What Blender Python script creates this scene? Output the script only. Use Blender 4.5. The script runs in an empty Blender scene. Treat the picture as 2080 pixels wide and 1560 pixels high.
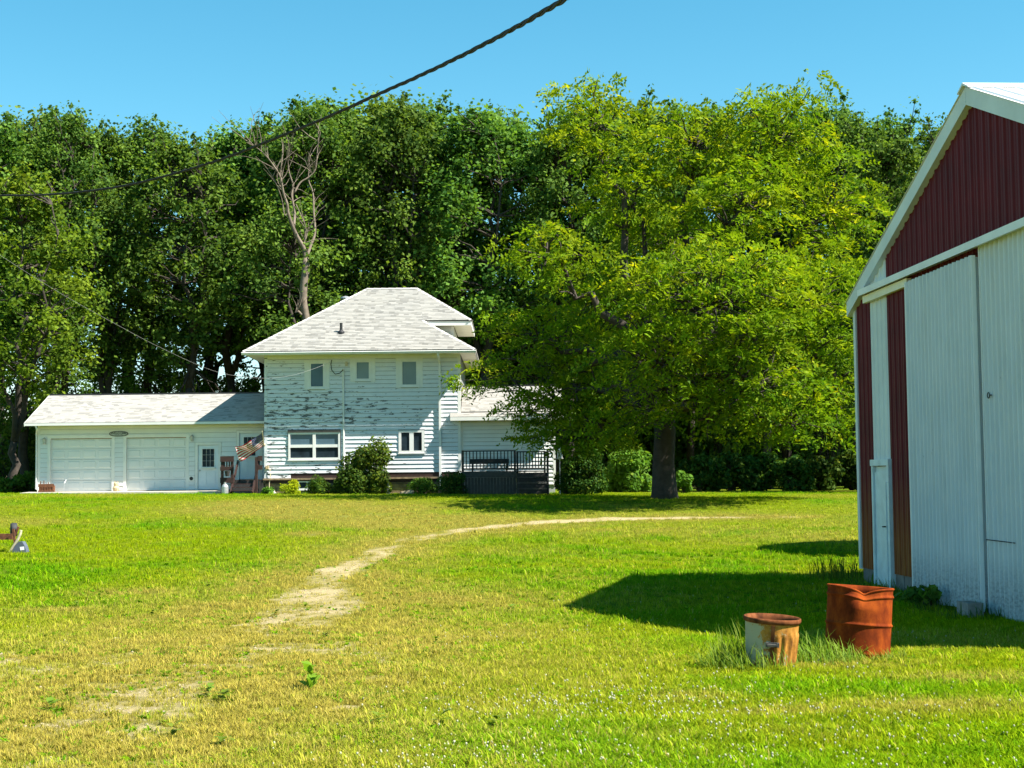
import bpy, math, random
import numpy as np
from mathutils import Vector, Matrix
random.seed(7); RNG = np.random.default_rng(11)
scene = bpy.context.scene
COL = scene.collection
R = math.radians

# ------------------------------------------------------------------ camera
F, CU, CV, EYE = 3100.0, 1040.0, 780.0, 1.65      # focal length and centre in pixels of the photograph, eye height
PITCH, ROLL = math.atan(195.6/F), R(0.6)
cam_data = bpy.data.cameras.new('camera'); cam = bpy.data.objects.new('camera', cam_data); COL.objects.link(cam)
cam_data.sensor_fit = 'HORIZONTAL'; cam_data.sensor_width = 36.0; cam_data.lens = 36.0*F/2080.0
cam_data.clip_start = 0.05; cam_data.clip_end = 12000.0
cam.matrix_world = Matrix.Translation((0, 0, EYE)) @ Matrix.Rotation(R(90)+PITCH, 4, 'X') @ Matrix.Rotation(-ROLL, 4, 'Z')
scene.camera = cam

# ------------------------------------------------------------------ light
SUN_EL, SUN_FRONT = R(50.5), R(20)                   # sun stands to the right, a little in front of the house facade
SUN = Vector((math.cos(SUN_EL)*math.cos(SUN_FRONT), -math.cos(SUN_EL)*math.sin(SUN_FRONT), math.sin(SUN_EL)))
world = bpy.data.worlds.new('World'); scene.world = world; world.use_nodes = True
wn = world.node_tree.nodes; wl = world.node_tree.links
sky = wn.new('ShaderNodeTexSky'); sky.sky_type = 'NISHITA'; sky.sun_disc = False
sky.sun_elevation = SUN_EL; sky.sun_rotation = math.atan2(SUN.x, SUN.y)
sky.altitude = 200; sky.air_density = 1.0; sky.dust_density = 0.0; sky.ozone_density = 2.0
bgn = wn['Background']; bgn.inputs['Strength'].default_value = 0.064
hs = wn.new('ShaderNodeHueSaturation'); hs.inputs['Saturation'].default_value = 1.32; hs.inputs['Hue'].default_value = .470
wl.new(sky.outputs['Color'], hs.inputs['Color']); wl.new(hs.outputs['Color'], bgn.inputs['Color'])
sd = bpy.data.lights.new('sun', 'SUN'); sd.energy = 5.0; sd.angle = R(0.53); sd.color = (1.0, 0.945, 0.85)
sun = bpy.data.objects.new('sun', sd); COL.objects.link(sun)
sun.rotation_euler = SUN.to_track_quat('Z', 'Y').to_euler(); sun.location = (20, -20, 40)
scene.view_settings.view_transform = 'Standard'; scene.view_settings.look = 'None'
scene.view_settings.exposure = 1.6; scene.view_settings.gamma = 1.0
scene.view_settings.use_curve_mapping = False
scene.render.engine = 'CYCLES'
scene.cycles.use_denoising = True
scene.cycles.max_bounces = 6; scene.cycles.diffuse_bounces = 3; scene.cycles.glossy_bounces = 2
scene.cycles.transmission_bounces = 3; scene.cycles.transparent_max_bounces = 4

# ------------------------------------------------------------------ from pixels of the photograph to places
_cr, _sr, _cp, _sp = math.cos(ROLL), math.sin(ROLL), math.cos(PITCH), math.sin(PITCH)
def ray(u, v):
    a, b = u-CU, v-CV
    a2, b2 = a*_cr - b*_sr, a*_sr + b*_cr
    x, up = a2/F, -b2/F
    y, z = _cp - up*_sp, _sp + up*_cp
    return x/y, z/y
def at(u, v, Y):
    dx, dz = ray(u, v); return Vector((dx*Y, Y, EYE+dz*Y))
def sstep(a, b, x):
    t = np.clip((x-a)/(b-a), 0, 1); return t*t*(3-2*t)
TY = np.array([-4000, -20, 12, 15, 19, 22, 26, 32, 40, 44, 50.5, 57, 64, 80, 200, 6000.])
TZ = np.array([0, 0, 0, -.03, -.13, -.13, -.06, .10, .38, .55, .98, 1.08, 1.14, 1.2, 1.25, 1.3])
def _catmull(x):
    x = np.asarray(x, float); i = np.clip(np.searchsorted(TY, x)-1, 0, len(TY)-2)
    m = np.gradient(TZ, TY); m = np.clip(m, -.05, .07)
    h = TY[i+1]-TY[i]; t = np.clip((x-TY[i])/h, 0, 1)
    return ((2*t**3-3*t**2+1)*TZ[i] + (t**3-2*t**2+t)*h*m[i] + (-2*t**3+3*t**2)*TZ[i+1] + (t**3-t**2)*h*m[i+1])
def terrain(x, y):
    x = np.asarray(x, float)
    return _catmull(y) - .0095*np.clip(x, -22, 14)*sstep(30, 58, np.asarray(y, float))
def tz(x, y): return float(terrain(x, y))
_GY = np.arange(3.0, 165.0, .02)
def ground(u, v):
    dx, dz = ray(u, v); hit = np.nonzero(EYE+dz*_GY <= terrain(dx*_GY, _GY))[0]
    Y = float(_GY[hit[0]]) if len(hit) else 160.0
    return Vector((dx*Y, Y, tz(dx*Y, Y)))

# ------------------------------------------------------------------ objects
ORG = {}
def org(o): return ORG.get(o.name, Vector((0, 0, 0)))
def tag(o, label=None, cat=None, group=None, kind=None):
    if label: o['label'] = label
    if cat: o['category'] = cat
    if group: o['group'] = group
    if kind: o['kind'] = kind
    return o
def thing(name, loc, label, cat, group=None):
    o = bpy.data.objects.new(name, None); COL.objects.link(o); o.location = loc; o.empty_display_size = .2
    ORG[o.name] = Vector(loc); tag(o, label, cat, group); return o
def link(name, me, mat=None, parent=None, loc=None):
    o = bpy.data.objects.new(name, me); COL.objects.link(o)
    if mat is not None and len(me.materials) == 0: me.materials.append(mat)
    if parent is not None:
        o.parent = parent; ORG[o.name] = org(parent)
    elif loc is not None:
        o.location = loc; ORG[o.name] = Vector(loc)
    return o
class MB:
    """collects shapes in world coordinates and links them as one mesh"""
    def __init__(s): s.v = []; s.f = []; s.uv = None
    def add(s, vs, fs):
        n = len(s.v); s.v += [tuple(p) for p in vs]; s.f += [tuple(i+n for i in f) for f in fs]; return s
    def quad(s, a, b, c, d): return s.add([a, b, c, d], [(0, 1, 2, 3)])
    def poly(s, pts): return s.add(pts, [tuple(range(len(pts)))])
    def box(s, x0, x1, y0, y1, z0, z1):
        return s.add([(x0,y0,z0),(x1,y0,z0),(x1,y1,z0),(x0,y1,z0),(x0,y0,z1),(x1,y0,z1),(x1,y1,z1),(x0,y1,z1)],
                     [(0,3,2,1),(4,5,6,7),(0,1,5,4),(1,2,6,5),(2,3,7,6),(3,0,4,7)])
    def hexa(s, p):   # eight corners: bottom ring then top ring
        return s.add(p, [(0,3,2,1),(4,5,6,7),(0,1,5,4),(1,2,6,5),(2,3,7,6),(3,0,4,7)])
    def bar(s, a, b, w, h, up=(0, 0, 1)):   # box from a to b, w wide, h high
        a, b = Vector(a), Vector(b); d = (b-a).normalized(); u = Vector(up)
        if abs(d.dot(u)) > .98: u = Vector((0, 1, 0))
        sd_ = d.cross(u).normalized(); u = sd_.cross(d).normalized()
        c = []
        for p in (a, b):
            for (i, j) in ((-1,-1),(1,-1),(1,1),(-1,1)): c.append(p + sd_*(i*w/2) + u*(j*h/2))
        return s.add(c, [(0,3,2,1),(4,5,6,7),(0,1,5,4),(1,2,6,5),(2,3,7,6),(3,0,4,7)])
    def tube(s, pts, rad, n=8, cap=True):
        pts = [Vector(p) for p in pts]
        if not hasattr(rad, '__len__'): rad = [rad]*len(pts)
        vs, fs = [], []; u = None
        for i, p in enumerate(pts):
            d = (pts[min(i+1, len(pts)-1)] - pts[max(i-1, 0)])
            d = d.normalized() if d.length > 1e-9 else Vector((0, 0, 1))
            if u is None:
                u = d.cross(Vector((0, 0, 1)));
                if u.length < .05: u = d.cross(Vector((1, 0, 0)))
            u = (u - d*u.dot(d)).normalized(); w = d.cross(u)
            for k in range(n):
                t = 2*math.pi*k/n; vs.append(p + (u*math.cos(t)+w*math.sin(t))*rad[i])
        for i in range(len(pts)-1):
            for k in range(n):
                k2 = (k+1) % n; fs.append((i*n+k, i*n+k2, (i+1)*n+k2, (i+1)*n+k))
        if cap: fs.append(tuple(range(n-1, -1, -1))); fs.append(tuple((len(pts)-1)*n+k for k in range(n)))
        return s.add(vs, fs)
    def lathe(s, c, prof, n=24, cap=False):   # prof: (radius, height) pairs around the vertical through c
        c = Vector(c); vs, fs = [], []
        for (r, z) in prof:
            for k in range(n):
                t = 2*math.pi*k/n; vs.append((c.x+r*math.cos(t), c.y+r*math.sin(t), c.z+z))
        for i in range(len(prof)-1):
            for k in range(n):
                k2 = (k+1) % n; fs.append((i*n+k, i*n+k2, (i+1)*n+k2, (i+1)*n+k))
        if cap: fs.append(tuple(range(n-1, -1, -1))); fs.append(tuple((len(prof)-1)*n+k for k in range(n)))
        return s.add(vs, fs)
    def build(s, name, mat, parent=None, loc=None, smooth=False):
        o0 = org(parent) if parent is not None else (Vector(loc) if loc is not None else Vector((0, 0, 0)))
        me = bpy.data.meshes.new(name)
        me.from_pydata([(p[0]-o0.x, p[1]-o0.y, p[2]-o0.z) for p in s.v], [], s.f)
        if smooth: me.polygons.foreach_set('use_smooth', [True]*len(me.polygons))
        me.update()
        return link(name, me, mat, parent, loc)
def part(name, mat, parent, fn, *a, smooth=False):
    m = MB(); getattr(m, fn)(*a); return m.build(name, mat, parent, smooth=smooth)
def np_mesh(name, v, q, attrs=None, smooth=False):
    """mesh from numpy vertices and equal sided faces, with optional colour attributes per vertex"""
    v = np.asarray(v, np.float32); q = np.asarray(q, np.int32); k = q.shape[1]
    me = bpy.data.meshes.new(name)
    me.vertices.add(len(v)); me.vertices.foreach_set('co', v.ravel())
    me.loops.add(q.size); me.loops.foreach_set('vertex_index', q.ravel())
    me.polygons.add(len(q)); me.polygons.foreach_set('loop_start', np.arange(0, q.size, k, dtype=np.int32))
    me.polygons.foreach_set('loop_total', np.full(len(q), k, np.int32))
    if smooth: me.polygons.foreach_set('use_smooth', np.ones(len(q), bool))
    for nm, a in (attrs or {}).items():
        at_ = me.attributes.new(nm, 'FLOAT_COLOR', 'POINT')
        c = np.ones((len(v), 4), np.float32); c[:, :a.shape[1]] = a
        at_.data.foreach_set('color', c.ravel())
    me.update(calc_edges=True)
    return me

# ------------------------------------------------------------------ noise for painting and scattering
def _hash(ix, iy, seed):
    h = (ix.astype(np.int64)*374761393 + iy.astype(np.int64)*668265263 + seed*982451653) & 0x7fffffff
    h = ((h ^ (h >> 13))*1274126177) & 0x7fffffff
    return ((h ^ (h >> 16)) & 0xffff)/65535.0
def vnoise(x, y, seed=0):
    x = np.asarray(x, float); y = np.asarray(y, float)
    ix, iy = np.floor(x), np.floor(y); fx, fy = x-ix, y-iy
    fx, fy = fx*fx*(3-2*fx), fy*fy*(3-2*fy)
    a, b = _hash(ix, iy, seed), _hash(ix+1, iy, seed); c, d = _hash(ix, iy+1, seed), _hash(ix+1, iy+1, seed)
    return (a*(1-fx)+b*fx)*(1-fy) + (c*(1-fx)+d*fx)*fy
def fbm(x, y, seed=0, o=4):
    s = 0; w = .5; t = 0
    for k in range(o): s = s + w*vnoise(x*2**k, y*2**k, seed+k*17); t += w; w *= .55
    return s/t

# ------------------------------------------------------------------ materials
def new_mat(name):
    m = bpy.data.materials.new(name); m.use_nodes = True
    nt = m.node_tree; return m, nt, nt.nodes['Principled BSDF']
def N(nt, typ, **kw):
    n = nt.nodes.new(typ)
    for k, v in kw.items():
        if k.startswith('i_'): n.inputs[k[2:].replace('_', ' ')].default_value = v
        else: setattr(n, k, v)
    return n
def noise_node(nt, scale, detail=4, rough=.6, vec=None, stretch=None):
    n = N(nt, 'ShaderNodeTexNoise'); n.inputs['Scale'].default_value = scale
    n.inputs['Detail'].default_value = detail; n.inputs['Roughness'].default_value = rough
    if vec is None:
        g = N(nt, 'ShaderNodeNewGeometry'); vec = g.outputs['Position']
    if stretch:
        mp = N(nt, 'ShaderNodeMapping'); mp.inputs['Scale'].default_value = stretch
        nt.links.new(vec, mp.inputs['Vector']); vec = mp.outputs['Vector']
    nt.links.new(vec, n.inputs['Vector']); return n.outputs['Fac']
def ramp(nt, fac, stops):
    r = N(nt, 'ShaderNodeValToRGB'); e = r.color_ramp.elements
    while len(e) < len(stops): e.new(.5)
    for el, (p, c) in zip(e, stops):
        el.position = p; el.color = (*c, 1) if len(c) == 3 else c
    nt.links.new(fac, r.inputs['Fac']); return r.outputs['Color']
def mixc(nt, fac, a, b, mode='MIX'):
    m = N(nt, 'ShaderNodeMix', data_type='RGBA', blend_type=mode)
    for sock, val in ((m.inputs[0], fac), (m.inputs[6], a), (m.inputs[7], b)):
        if isinstance(val, (int, float)): sock.default_value = val
        elif isinstance(val, tuple): sock.default_value = (*val, 1) if len(val) == 3 else val
        else: nt.links.new(val, sock)
    return m.outputs[2]
def math_n(nt, op, a, b=None, c=None, clamp=False):
    m = N(nt, 'ShaderNodeMath', operation=op, use_clamp=clamp)
    for i, v in enumerate((a, b, c)):
        if v is None: continue
        if isinstance(v, (int, float)): m.inputs[i].default_value = v
        else: nt.links.new(v, m.inputs[i])
    return m.outputs[0]
def bump(nt, b, h, strength=.3, dist=.02):
    n = N(nt, 'ShaderNodeBump'); n.inputs['Strength'].default_value = strength; n.inputs['Distance'].default_value = dist
    nt.links.new(h, n.inputs['Height']); nt.links.new(n.outputs['Normal'], b.inputs['Normal'])
def simple(name, c, rough=.6, var=.12, scale=6, metal=0., bumps=0., spec=.4, c2=None):
    """a plain painted or weathered surface: base colour broken up by noise"""
    m, nt, b = new_mat(name)
    f = noise_node(nt, scale, 5)
    lo = tuple(max(0, x*(1-var)) for x in c) if c2 is None else c2
    hi = tuple(min(1, x*(1+var)) for x in c) if c2 is None else c
    col = ramp(nt, f, [(.3, lo), (.7, hi)])
    nt.links.new(col, b.inputs['Base Color'])
    b.inputs['Roughness'].default_value = rough; b.inputs['Metallic'].default_value = metal
    b.inputs['Specular IOR Level'].default_value = spec
    if bumps: bump(nt, b, noise_node(nt, scale*8, 3), bumps, .01)
    return m
def zsep(nt):
    g = N(nt, 'ShaderNodeNewGeometry'); s = N(nt, 'ShaderNodeSeparateXYZ'); nt.links.new(g.outputs['Position'], s.inputs[0])
    return s.outputs
M = {}
def leaf_mat(name, dark, light, yellow=(.34, .32, .02), trans=.4, objvar=.25):
    """leaves: tint.r picks dark to light green, tint.g how yellow the leaf is"""
    m, nt, b = new_mat(name)
    a = N(nt, 'ShaderNodeAttribute', attribute_name='tint'); s = N(nt, 'ShaderNodeSeparateColor'); nt.links.new(a.outputs['Color'], s.inputs[0])
    c = mixc(nt, s.outputs[0], dark, light); c = mixc(nt, s.outputs[1], c, yellow)
    oi = N(nt, 'ShaderNodeObjectInfo')
    hv = N(nt, 'ShaderNodeHueSaturation'); hv.inputs['Saturation'].default_value = 1.0
    nt.links.new(math_n(nt, 'MULTIPLY_ADD', oi.outputs['Random'], .03, .485), hv.inputs['Hue'])
    nt.links.new(math_n(nt, 'MULTIPLY_ADD', oi.outputs['Random'], objvar, 1-objvar/2), hv.inputs['Value'])
    nt.links.new(c, hv.inputs['Color']); c = hv.outputs['Color']
    nt.links.new(c, b.inputs['Base Color']); b.inputs['Roughness'].default_value = .5; b.inputs['Specular IOR Level'].default_value = .03
    t = N(nt, 'ShaderNodeBsdfTranslucent')
    tc = mixc(nt, 1.0, c, (1.25, 1.25, .5), 'MULTIPLY'); nt.links.new(tc, t.inputs['Color'])
    ms = N(nt, 'ShaderNodeMixShader'); ms.inputs[0].default_value = trans
    nt.links.new(b.outputs[0], ms.inputs[1]); nt.links.new(t.outputs[0], ms.inputs[2])
    nt.links.new(ms.outputs[0], nt.nodes['Material Output'].inputs['Surface']); return m
M['leaf_wood'] = leaf_mat('leaf_wood', (.034, .085, .018), (.170, .285, .046))
M['leaf_locust'] = leaf_mat('leaf_locust', (.045, .105, .008), (.175, .270, .010), (.52, .46, .01), .42, 0)
M['leaf_maple'] = leaf_mat('leaf_maple', (.045, .105, .014), (.175, .285, .026), (.38, .40, .02), .42, 0)
M['leaf_shrub'] = leaf_mat('leaf_shrub', (.020, .055, .012), (.075, .15, .018), (.40, .40, .01), .3)
M['leaf_lime'] = leaf_mat('leaf_lime', (.16, .24, .01), (.34, .40, .012), (.45, .42, .01), .35)
M['leaf_weed'] = leaf_mat('leaf_weed', (.035, .085, .015), (.12, .24, .03), (.35, .32, .04), .4)
M['bark'] = simple('bark', (.060, .047, .036), .95, 0, 5, bumps=.8, c2=(.022, .018, .014))
M['bark_pale'] = simple('bark_pale', (.23, .185, .14), .9, 0, 3, bumps=.5, c2=(.08, .06, .042))
M['white_trim'] = simple('white_trim', (.68, .68, .65), .5, .06, 3)
M['white_vinyl'] = simple('white_vinyl', (.67, .68, .67), .5, .05, 1.5)
M['steel_white'] = simple('steel_white', (.60, .65, .65), .5, .09, 1.3, spec=.2)
M['hood_white'] = simple('hood_white', (.74, .77, .77), .4, .08, 2, spec=.3)
M['cream'] = simple('cream', (.74, .70, .55), .6, .08, 2)  # on soffits this tint stands in for warm light bounced up from the grass
M['glass_dark'] = simple('glass_dark', (.018, .030, .040), .06, .5, 2.2, spec=.04)
M['glass_blind'] = simple('glass_blind', (.17, .23, .25), .12, .08, 1.2, spec=.2)
M['glass_blue'] = simple('glass_blue', (.07, .125, .165), .10, .18, 1.4, spec=.2)
M['dark_wood'] = simple('dark_wood', (.034, .015, .012), .7, .35, 9, bumps=.3)
M['grey_wood'] = simple('grey_wood', (.060, .057, .052), .85, .35, 8, bumps=.3)
M['bare_wood'] = simple('bare_wood', (.24, .17, .10), .85, .4, 6, bumps=.3)
M['black_metal'] = simple('black_metal', (.018, .018, .02), .5, .3, 10)
M['grey_metal'] = simple('grey_metal', (.42, .43, .43), .38, .15, 8, metal=.5)
M['rubber'] = simple('rubber', (.028, .029, .031), .7, .3, 12, bumps=.3)
M['concrete'] = simple('concrete', (.46, .42, .35), .9, .16, 2.5, bumps=.3)
M['concrete_dark'] = simple('concrete_dark', (.17, .16, .145), .95, .3, 4, bumps=.5)
M['stone'] = simple('stone', (.36, .26, .14), .9, 0, 3.5, bumps=.7, c2=(.12, .09, .055))
M['mortar'] = simple('mortar', (.16, .14, .11), .95, .2, 6, bumps=.4)
M['gravel_stone'] = simple('gravel_stone', (.30, .25, .16), .9, .3, 20)
M['cable'] = simple('cable', (.010, .010, .011), .8, .3, 20)
M['lap_gap'] = simple('lap_gap', (.20, .21, .215), .9, .2, 3)  # dark backing: the shadow line under each clapboard is put into its colour
M['vinyl_gap'] = simple('vinyl_gap', (.33, .34, .34), .9, .1, 3)  # grey backing behind the vinyl laps, coloured to stand in for their shadow lines
M['door_panel'] = simple('door_panel', (.64, .66, .655), .5, .04, 1.5)
M['wire_grey'] = simple('wire_grey', (.22, .22, .215), .6, .1, 5)
M['grey_plastic'] = simple('grey_plastic', (.085, .10, .135), .45, .12, 8)
M['label_white'] = simple('label_white', (.75, .75, .75), .5, .05, 5)
M['rust_iron'] = simple('rust_iron', (.20, .075, .03), .85, 0, 14, bumps=.4, c2=(.065, .025, .014))
M['bone'] = simple('bone', (.55, .47, .32), .7, .15, 10)
M['tan_ceramic'] = simple('tan_ceramic', (.50, .38, .22), .7, .3, 12, bumps=.4)
# ------------------------------------------------------------------ materials with a pattern of their own
def mat_siding():
    """old white clapboard paint that flakes off in streaks along the boards, worst at mid height on the left"""
    m, nt, b = new_mat('peeling_paint'); o = zsep(nt)
    f1 = noise_node(nt, 1.0, 6, .68, stretch=(2.2, 1, 9.5))
    f2 = noise_node(nt, .55, 3, .5)
    band = math_n(nt, 'SUBTRACT', 1.0, math_n(nt, 'MULTIPLY', math_n(nt, 'ABSOLUTE', math_n(nt, 'SUBTRACT', o[2], 4.5)), .72), clamp=True)
    low = math_n(nt, 'SUBTRACT', 1.0, math_n(nt, 'MULTIPLY', math_n(nt, 'ABSOLUTE', math_n(nt, 'SUBTRACT', o[2], 1.95)), 1.5), clamp=True)
    side = math_n(nt, 'MULTIPLY_ADD', math_n(nt, 'ADD', o[0], 6.0), -.012, 0.0)
    thr = math_n(nt, 'MULTIPLY_ADD', band, .075, -.005)
    thr = math_n(nt, 'ADD', thr, math_n(nt, 'MULTIPLY', low, .05))
    thr = math_n(nt, 'ADD', thr, side)
    thr = math_n(nt, 'ADD', thr, math_n(nt, 'MULTIPLY', f2, .10))
    val = math_n(nt, 'ADD', f1, thr)
    flake = ramp(nt, val, [(.665, (0, 0, 0)), (.685, (1, 1, 1))])
    paint = ramp(nt, noise_node(nt, 3, 4), [(.3, (.585, .615, .645)), (.7, (.655, .675, .695))])
    wood = ramp(nt, noise_node(nt, 14, 3), [(.35, (.045, .055, .058)), (.65, (.19, .19, .175))])
    nt.links.new(mixc(nt, flake, paint, wood), b.inputs['Base Color']); b.inputs['Roughness'].default_value = .6
    b.inputs['Specular IOR Level'].default_value = .3
    bump(nt, b, math_n(nt, 'SUBTRACT', 1.0, flake), .5, .004); return m
M['peeling'] = mat_siding()
def mat_shingle():
    m, nt, b = new_mat('asphalt_shingle')
    a = N(nt, 'ShaderNodeAttribute', attribute_name='tint'); s = N(nt, 'ShaderNodeSeparateColor'); nt.links.new(a.outputs['Color'], s.inputs[0])
    c = ramp(nt, s.outputs[0], [(.0, (.15, .147, .145)), (.45, (.31, .30, .285)), (1.0, (.40, .385, .365))])
    c = mixc(nt, math_n(nt, 'MULTIPLY', noise_node(nt, 60, 2), .5), c, (.30, .29, .27))
    c = mixc(nt, math_n(nt, 'MULTIPLY', noise_node(nt, .8, 3), .25), c, (.40, .36, .29))
    nt.links.new(c, b.inputs['Base Color']); b.inputs['Roughness'].default_value = .95; b.inputs['Specular IOR Level'].default_value = .2
    return m
M['shingle'] = mat_shingle()
def mat_barn_red():
    """dark red enamelled steel, rusting orange on its lowest stretch"""
    m, nt, b = new_mat('barn_red_steel'); o = zsep(nt)
    red = ramp(nt, noise_node(nt, 2.0, 4), [(.3, (.080, .010, .014)), (.7, (.118, .013, .018))])
    k = math_n(nt, 'MULTIPLY_ADD', o[2], -.75, 1.25, clamp=True)
    k = math_n(nt, 'MULTIPLY', k, math_n(nt, 'MULTIPLY_ADD', noise_node(nt, 3.0, 5, stretch=(6, 6, .7)), 1.6, -.25, clamp=True), clamp=True)
    nt.links.new(mixc(nt, k, red, (.30, .115, .02)), b.inputs['Base Color'])
    b.inputs['Roughness'].default_value = .55; b.inputs['Specular IOR Level'].default_value = .12
    return m
M['barn_red'] = mat_barn_red()
def mat_door_steel():
    """old white corrugated steel, chalky, grimy along the bottom with a few scratches"""
    m, nt, b = new_mat('old_white_steel'); o = zsep(nt)
    c = ramp(nt, noise_node(nt, 1.4, 5), [(.3, (.55, .62, .66)), (.7, (.63, .68, .70))])
    streak = noise_node(nt, 2.0, 5, .65, stretch=(5, 5, .35))
    c = mixc(nt, math_n(nt, 'MULTIPLY_ADD', streak, .9, -.35, clamp=True), c, (.42, .42, .36))
    g = math_n(nt, 'MULTIPLY_ADD', o[2], -1.9, 1.25, clamp=True)
    spk = ramp(nt, noise_node(nt, 26, 4, .7), [(.42, (0, 0, 0)), (.62, (1, 1, 1))])
    c = mixc(nt, math_n(nt, 'MULTIPLY', g, math_n(nt, 'MULTIPLY_ADD', spk, .38, .22)), c, (.10, .115, .12))
    scr = ramp(nt, noise_node(nt, 2.2, 5, .7, stretch=(4, 9, 1.1)), [(.70, (0, 0, 0)), (.73, (1, 1, 1))])
    c = mixc(nt, math_n(nt, 'MULTIPLY', scr, .6), c, (.22, .21, .19))
    nt.links.new(c, b.inputs['Base Color']); b.inputs['Roughness'].default_value = .6; b.inputs['Specular IOR Level'].default_value = .15
    return m
M['door_steel'] = mat_door_steel()
def mat_rust(name, stops, paint=None, thr=.5, scale=5, side=None):
    m, nt, b = new_mat(name)
    f = noise_node(nt, scale, 7, .68, stretch=(1, 1, .55))
    c = ramp(nt, f, stops)
    if paint:
        nf = noise_node(nt, scale*1.3, 6, .7)
        if side is not None: nf = math_n(nt, 'ADD', nf, math_n(nt, 'MULTIPLY', math_n(nt, 'SUBTRACT', side, zsep(nt)[0]), .75))      # the side that weathered most has lost its paint
        pf = ramp(nt, nf, [(thr-.03, (0, 0, 0)), (thr+.03, (1, 1, 1))])
        c = mixc(nt, pf, c, paint)
    nt.links.new(c, b.inputs['Base Color']); b.inputs['Roughness'].default_value = .85; b.inputs['Specular IOR Level'].default_value = .04
    bump(nt, b, noise_node(nt, 70, 4), .35, .004); return m
M['rust_drum'] = mat_rust('rust_drum', [(.28, (.05, .010, .004)), (.46, (.15, .026, .006)), (.62, (.28, .056, .008)), (.8, (.10, .020, .006))])
M['rust_can'] = mat_rust('rust_can', [(.3, (.09, .036, .015)), (.5, (.36, .16, .03)), (.7, (.46, .24, .06))], (.37, .345, .235), .535, 9, at(1562, 1300, 13.6).x)
M['rust_rim'] = mat_rust('rust_rim', [(.3, (.05, .018, .009)), (.55, (.15, .052, .02)), (.75, (.24, .095, .04))], None, .5, 11)
def mat_flag():
    m, nt, b = new_mat('flag_cloth')
    u = N(nt, 'ShaderNodeAttribute', attribute_name='tint'); s = N(nt, 'ShaderNodeSeparateColor'); nt.links.new(u.outputs['Color'], s.inputs[0])
    U, V = s.outputs[0], s.outputs[1]
    st = math_n(nt, 'GREATER_THAN', math_n(nt, 'MODULO', math_n(nt, 'MULTIPLY', V, 6.5), 1.0), .5)
    c = mixc(nt, st, (.46, .016, .030), (.80, .78, .76))
    can = math_n(nt, 'MULTIPLY', math_n(nt, 'LESS_THAN', U, .4), math_n(nt, 'LESS_THAN', V, 7/13))
    du = math_n(nt, 'SINE', math_n(nt, 'MULTIPLY', U, 2*math.pi*15)); dv = math_n(nt, 'SINE', math_n(nt, 'MULTIPLY', V, 2*math.pi*9.3))
    star = math_n(nt, 'GREATER_THAN', math_n(nt, 'MULTIPLY', du, dv), .72)
    blue = mixc(nt, star, (.018, .030, .115), (.7, .7, .72))
    c = mixc(nt, can, c, blue)
    nt.links.new(c, b.inputs['Base Color']); b.inputs['Roughness'].default_value = .8
    t = N(nt, 'ShaderNodeBsdfTranslucent'); nt.links.new(c, t.inputs['Color'])
    ms = N(nt, 'ShaderNodeMixShader'); ms.inputs[0].default_value = .18
    nt.links.new(b.outputs[0], ms.inputs[1]); nt.links.new(t.outputs[0], ms.inputs[2])
    nt.links.new(ms.outputs[0], nt.nodes['Material Output'].inputs['Surface']); return m
M['flag'] = mat_flag()

# ------------------------------------------------------------------ the lawn
DRIVE = [(1620,1050,.3,.45),(1480,1051,.45,.7),(1250,1054,.55,.82),(1100,1061,.6,.76),(960,1075,.55,.62),(860,1090,.5,.56),(790,1108,.45,.5),
         (755,1134,.42,.62),(690,1156,.5,.66),(660,1180,.5,.58),(650,1225,.95,.56),(590,1262,.8,.56),(520,1300,.9,.48),(430,1345,.9,.47),(330,1400,.8,.48),(200,1450,.8,.47),(60,1500,.8,.47)]
drive_pts = [(*ground(u, v)[:2], w, k) for (u, v, w, k) in DRIVE]
# worn or dry spots: pixel, radius along x and y in metres, how bare, how dry
SPOTS = [(905,1216,.42,.30,.15,1.3),(700,1438,.16,.25,.9,.8),(610,1395,.13,.2,.7,.9),(250,1205,1.0,.8,.15,.95),(130,1240,.9,.6,.2,1.0),(60,1340,.6,.6,.55,.9),
         (200,1430,.5,.5,.5,.8),(360,1350,.6,.5,.35,.9),(740,1380,.3,.3,.6,.7),(480,1275,.6,.5,.4,.6),(640,1085,.8,1.2,.3,.9),(750,1052,1.6,1.6,.25,1.0),
         (560,1030,2.6,3.0,.05,1.5),(700,1040,3,3.5,.05,1.5),(860,1060,2.8,3.5,.1,1.3),(1000,1120,1.6,2.0,0,.35),(1350,1080,4,2.5,0,.45),(1650,1090,3,2.5,0,.5),
         (1700,1350,.8,.5,0,.55),(1900,1440,.7,.5,0,.6),(1400,1420,.5,.4,0,.4),(1250,1500,.6,.4,0,.35),(1950,1380,.8,.4,0,.5),(1600,1450,.7,.3,0,.4)]
spot_pts = [(*ground(u, v)[:2], rx, ry, b_, d_) for (u, v, rx, ry, b_, d_) in SPOTS]
MOWC = ground(1800, 1090)
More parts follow.
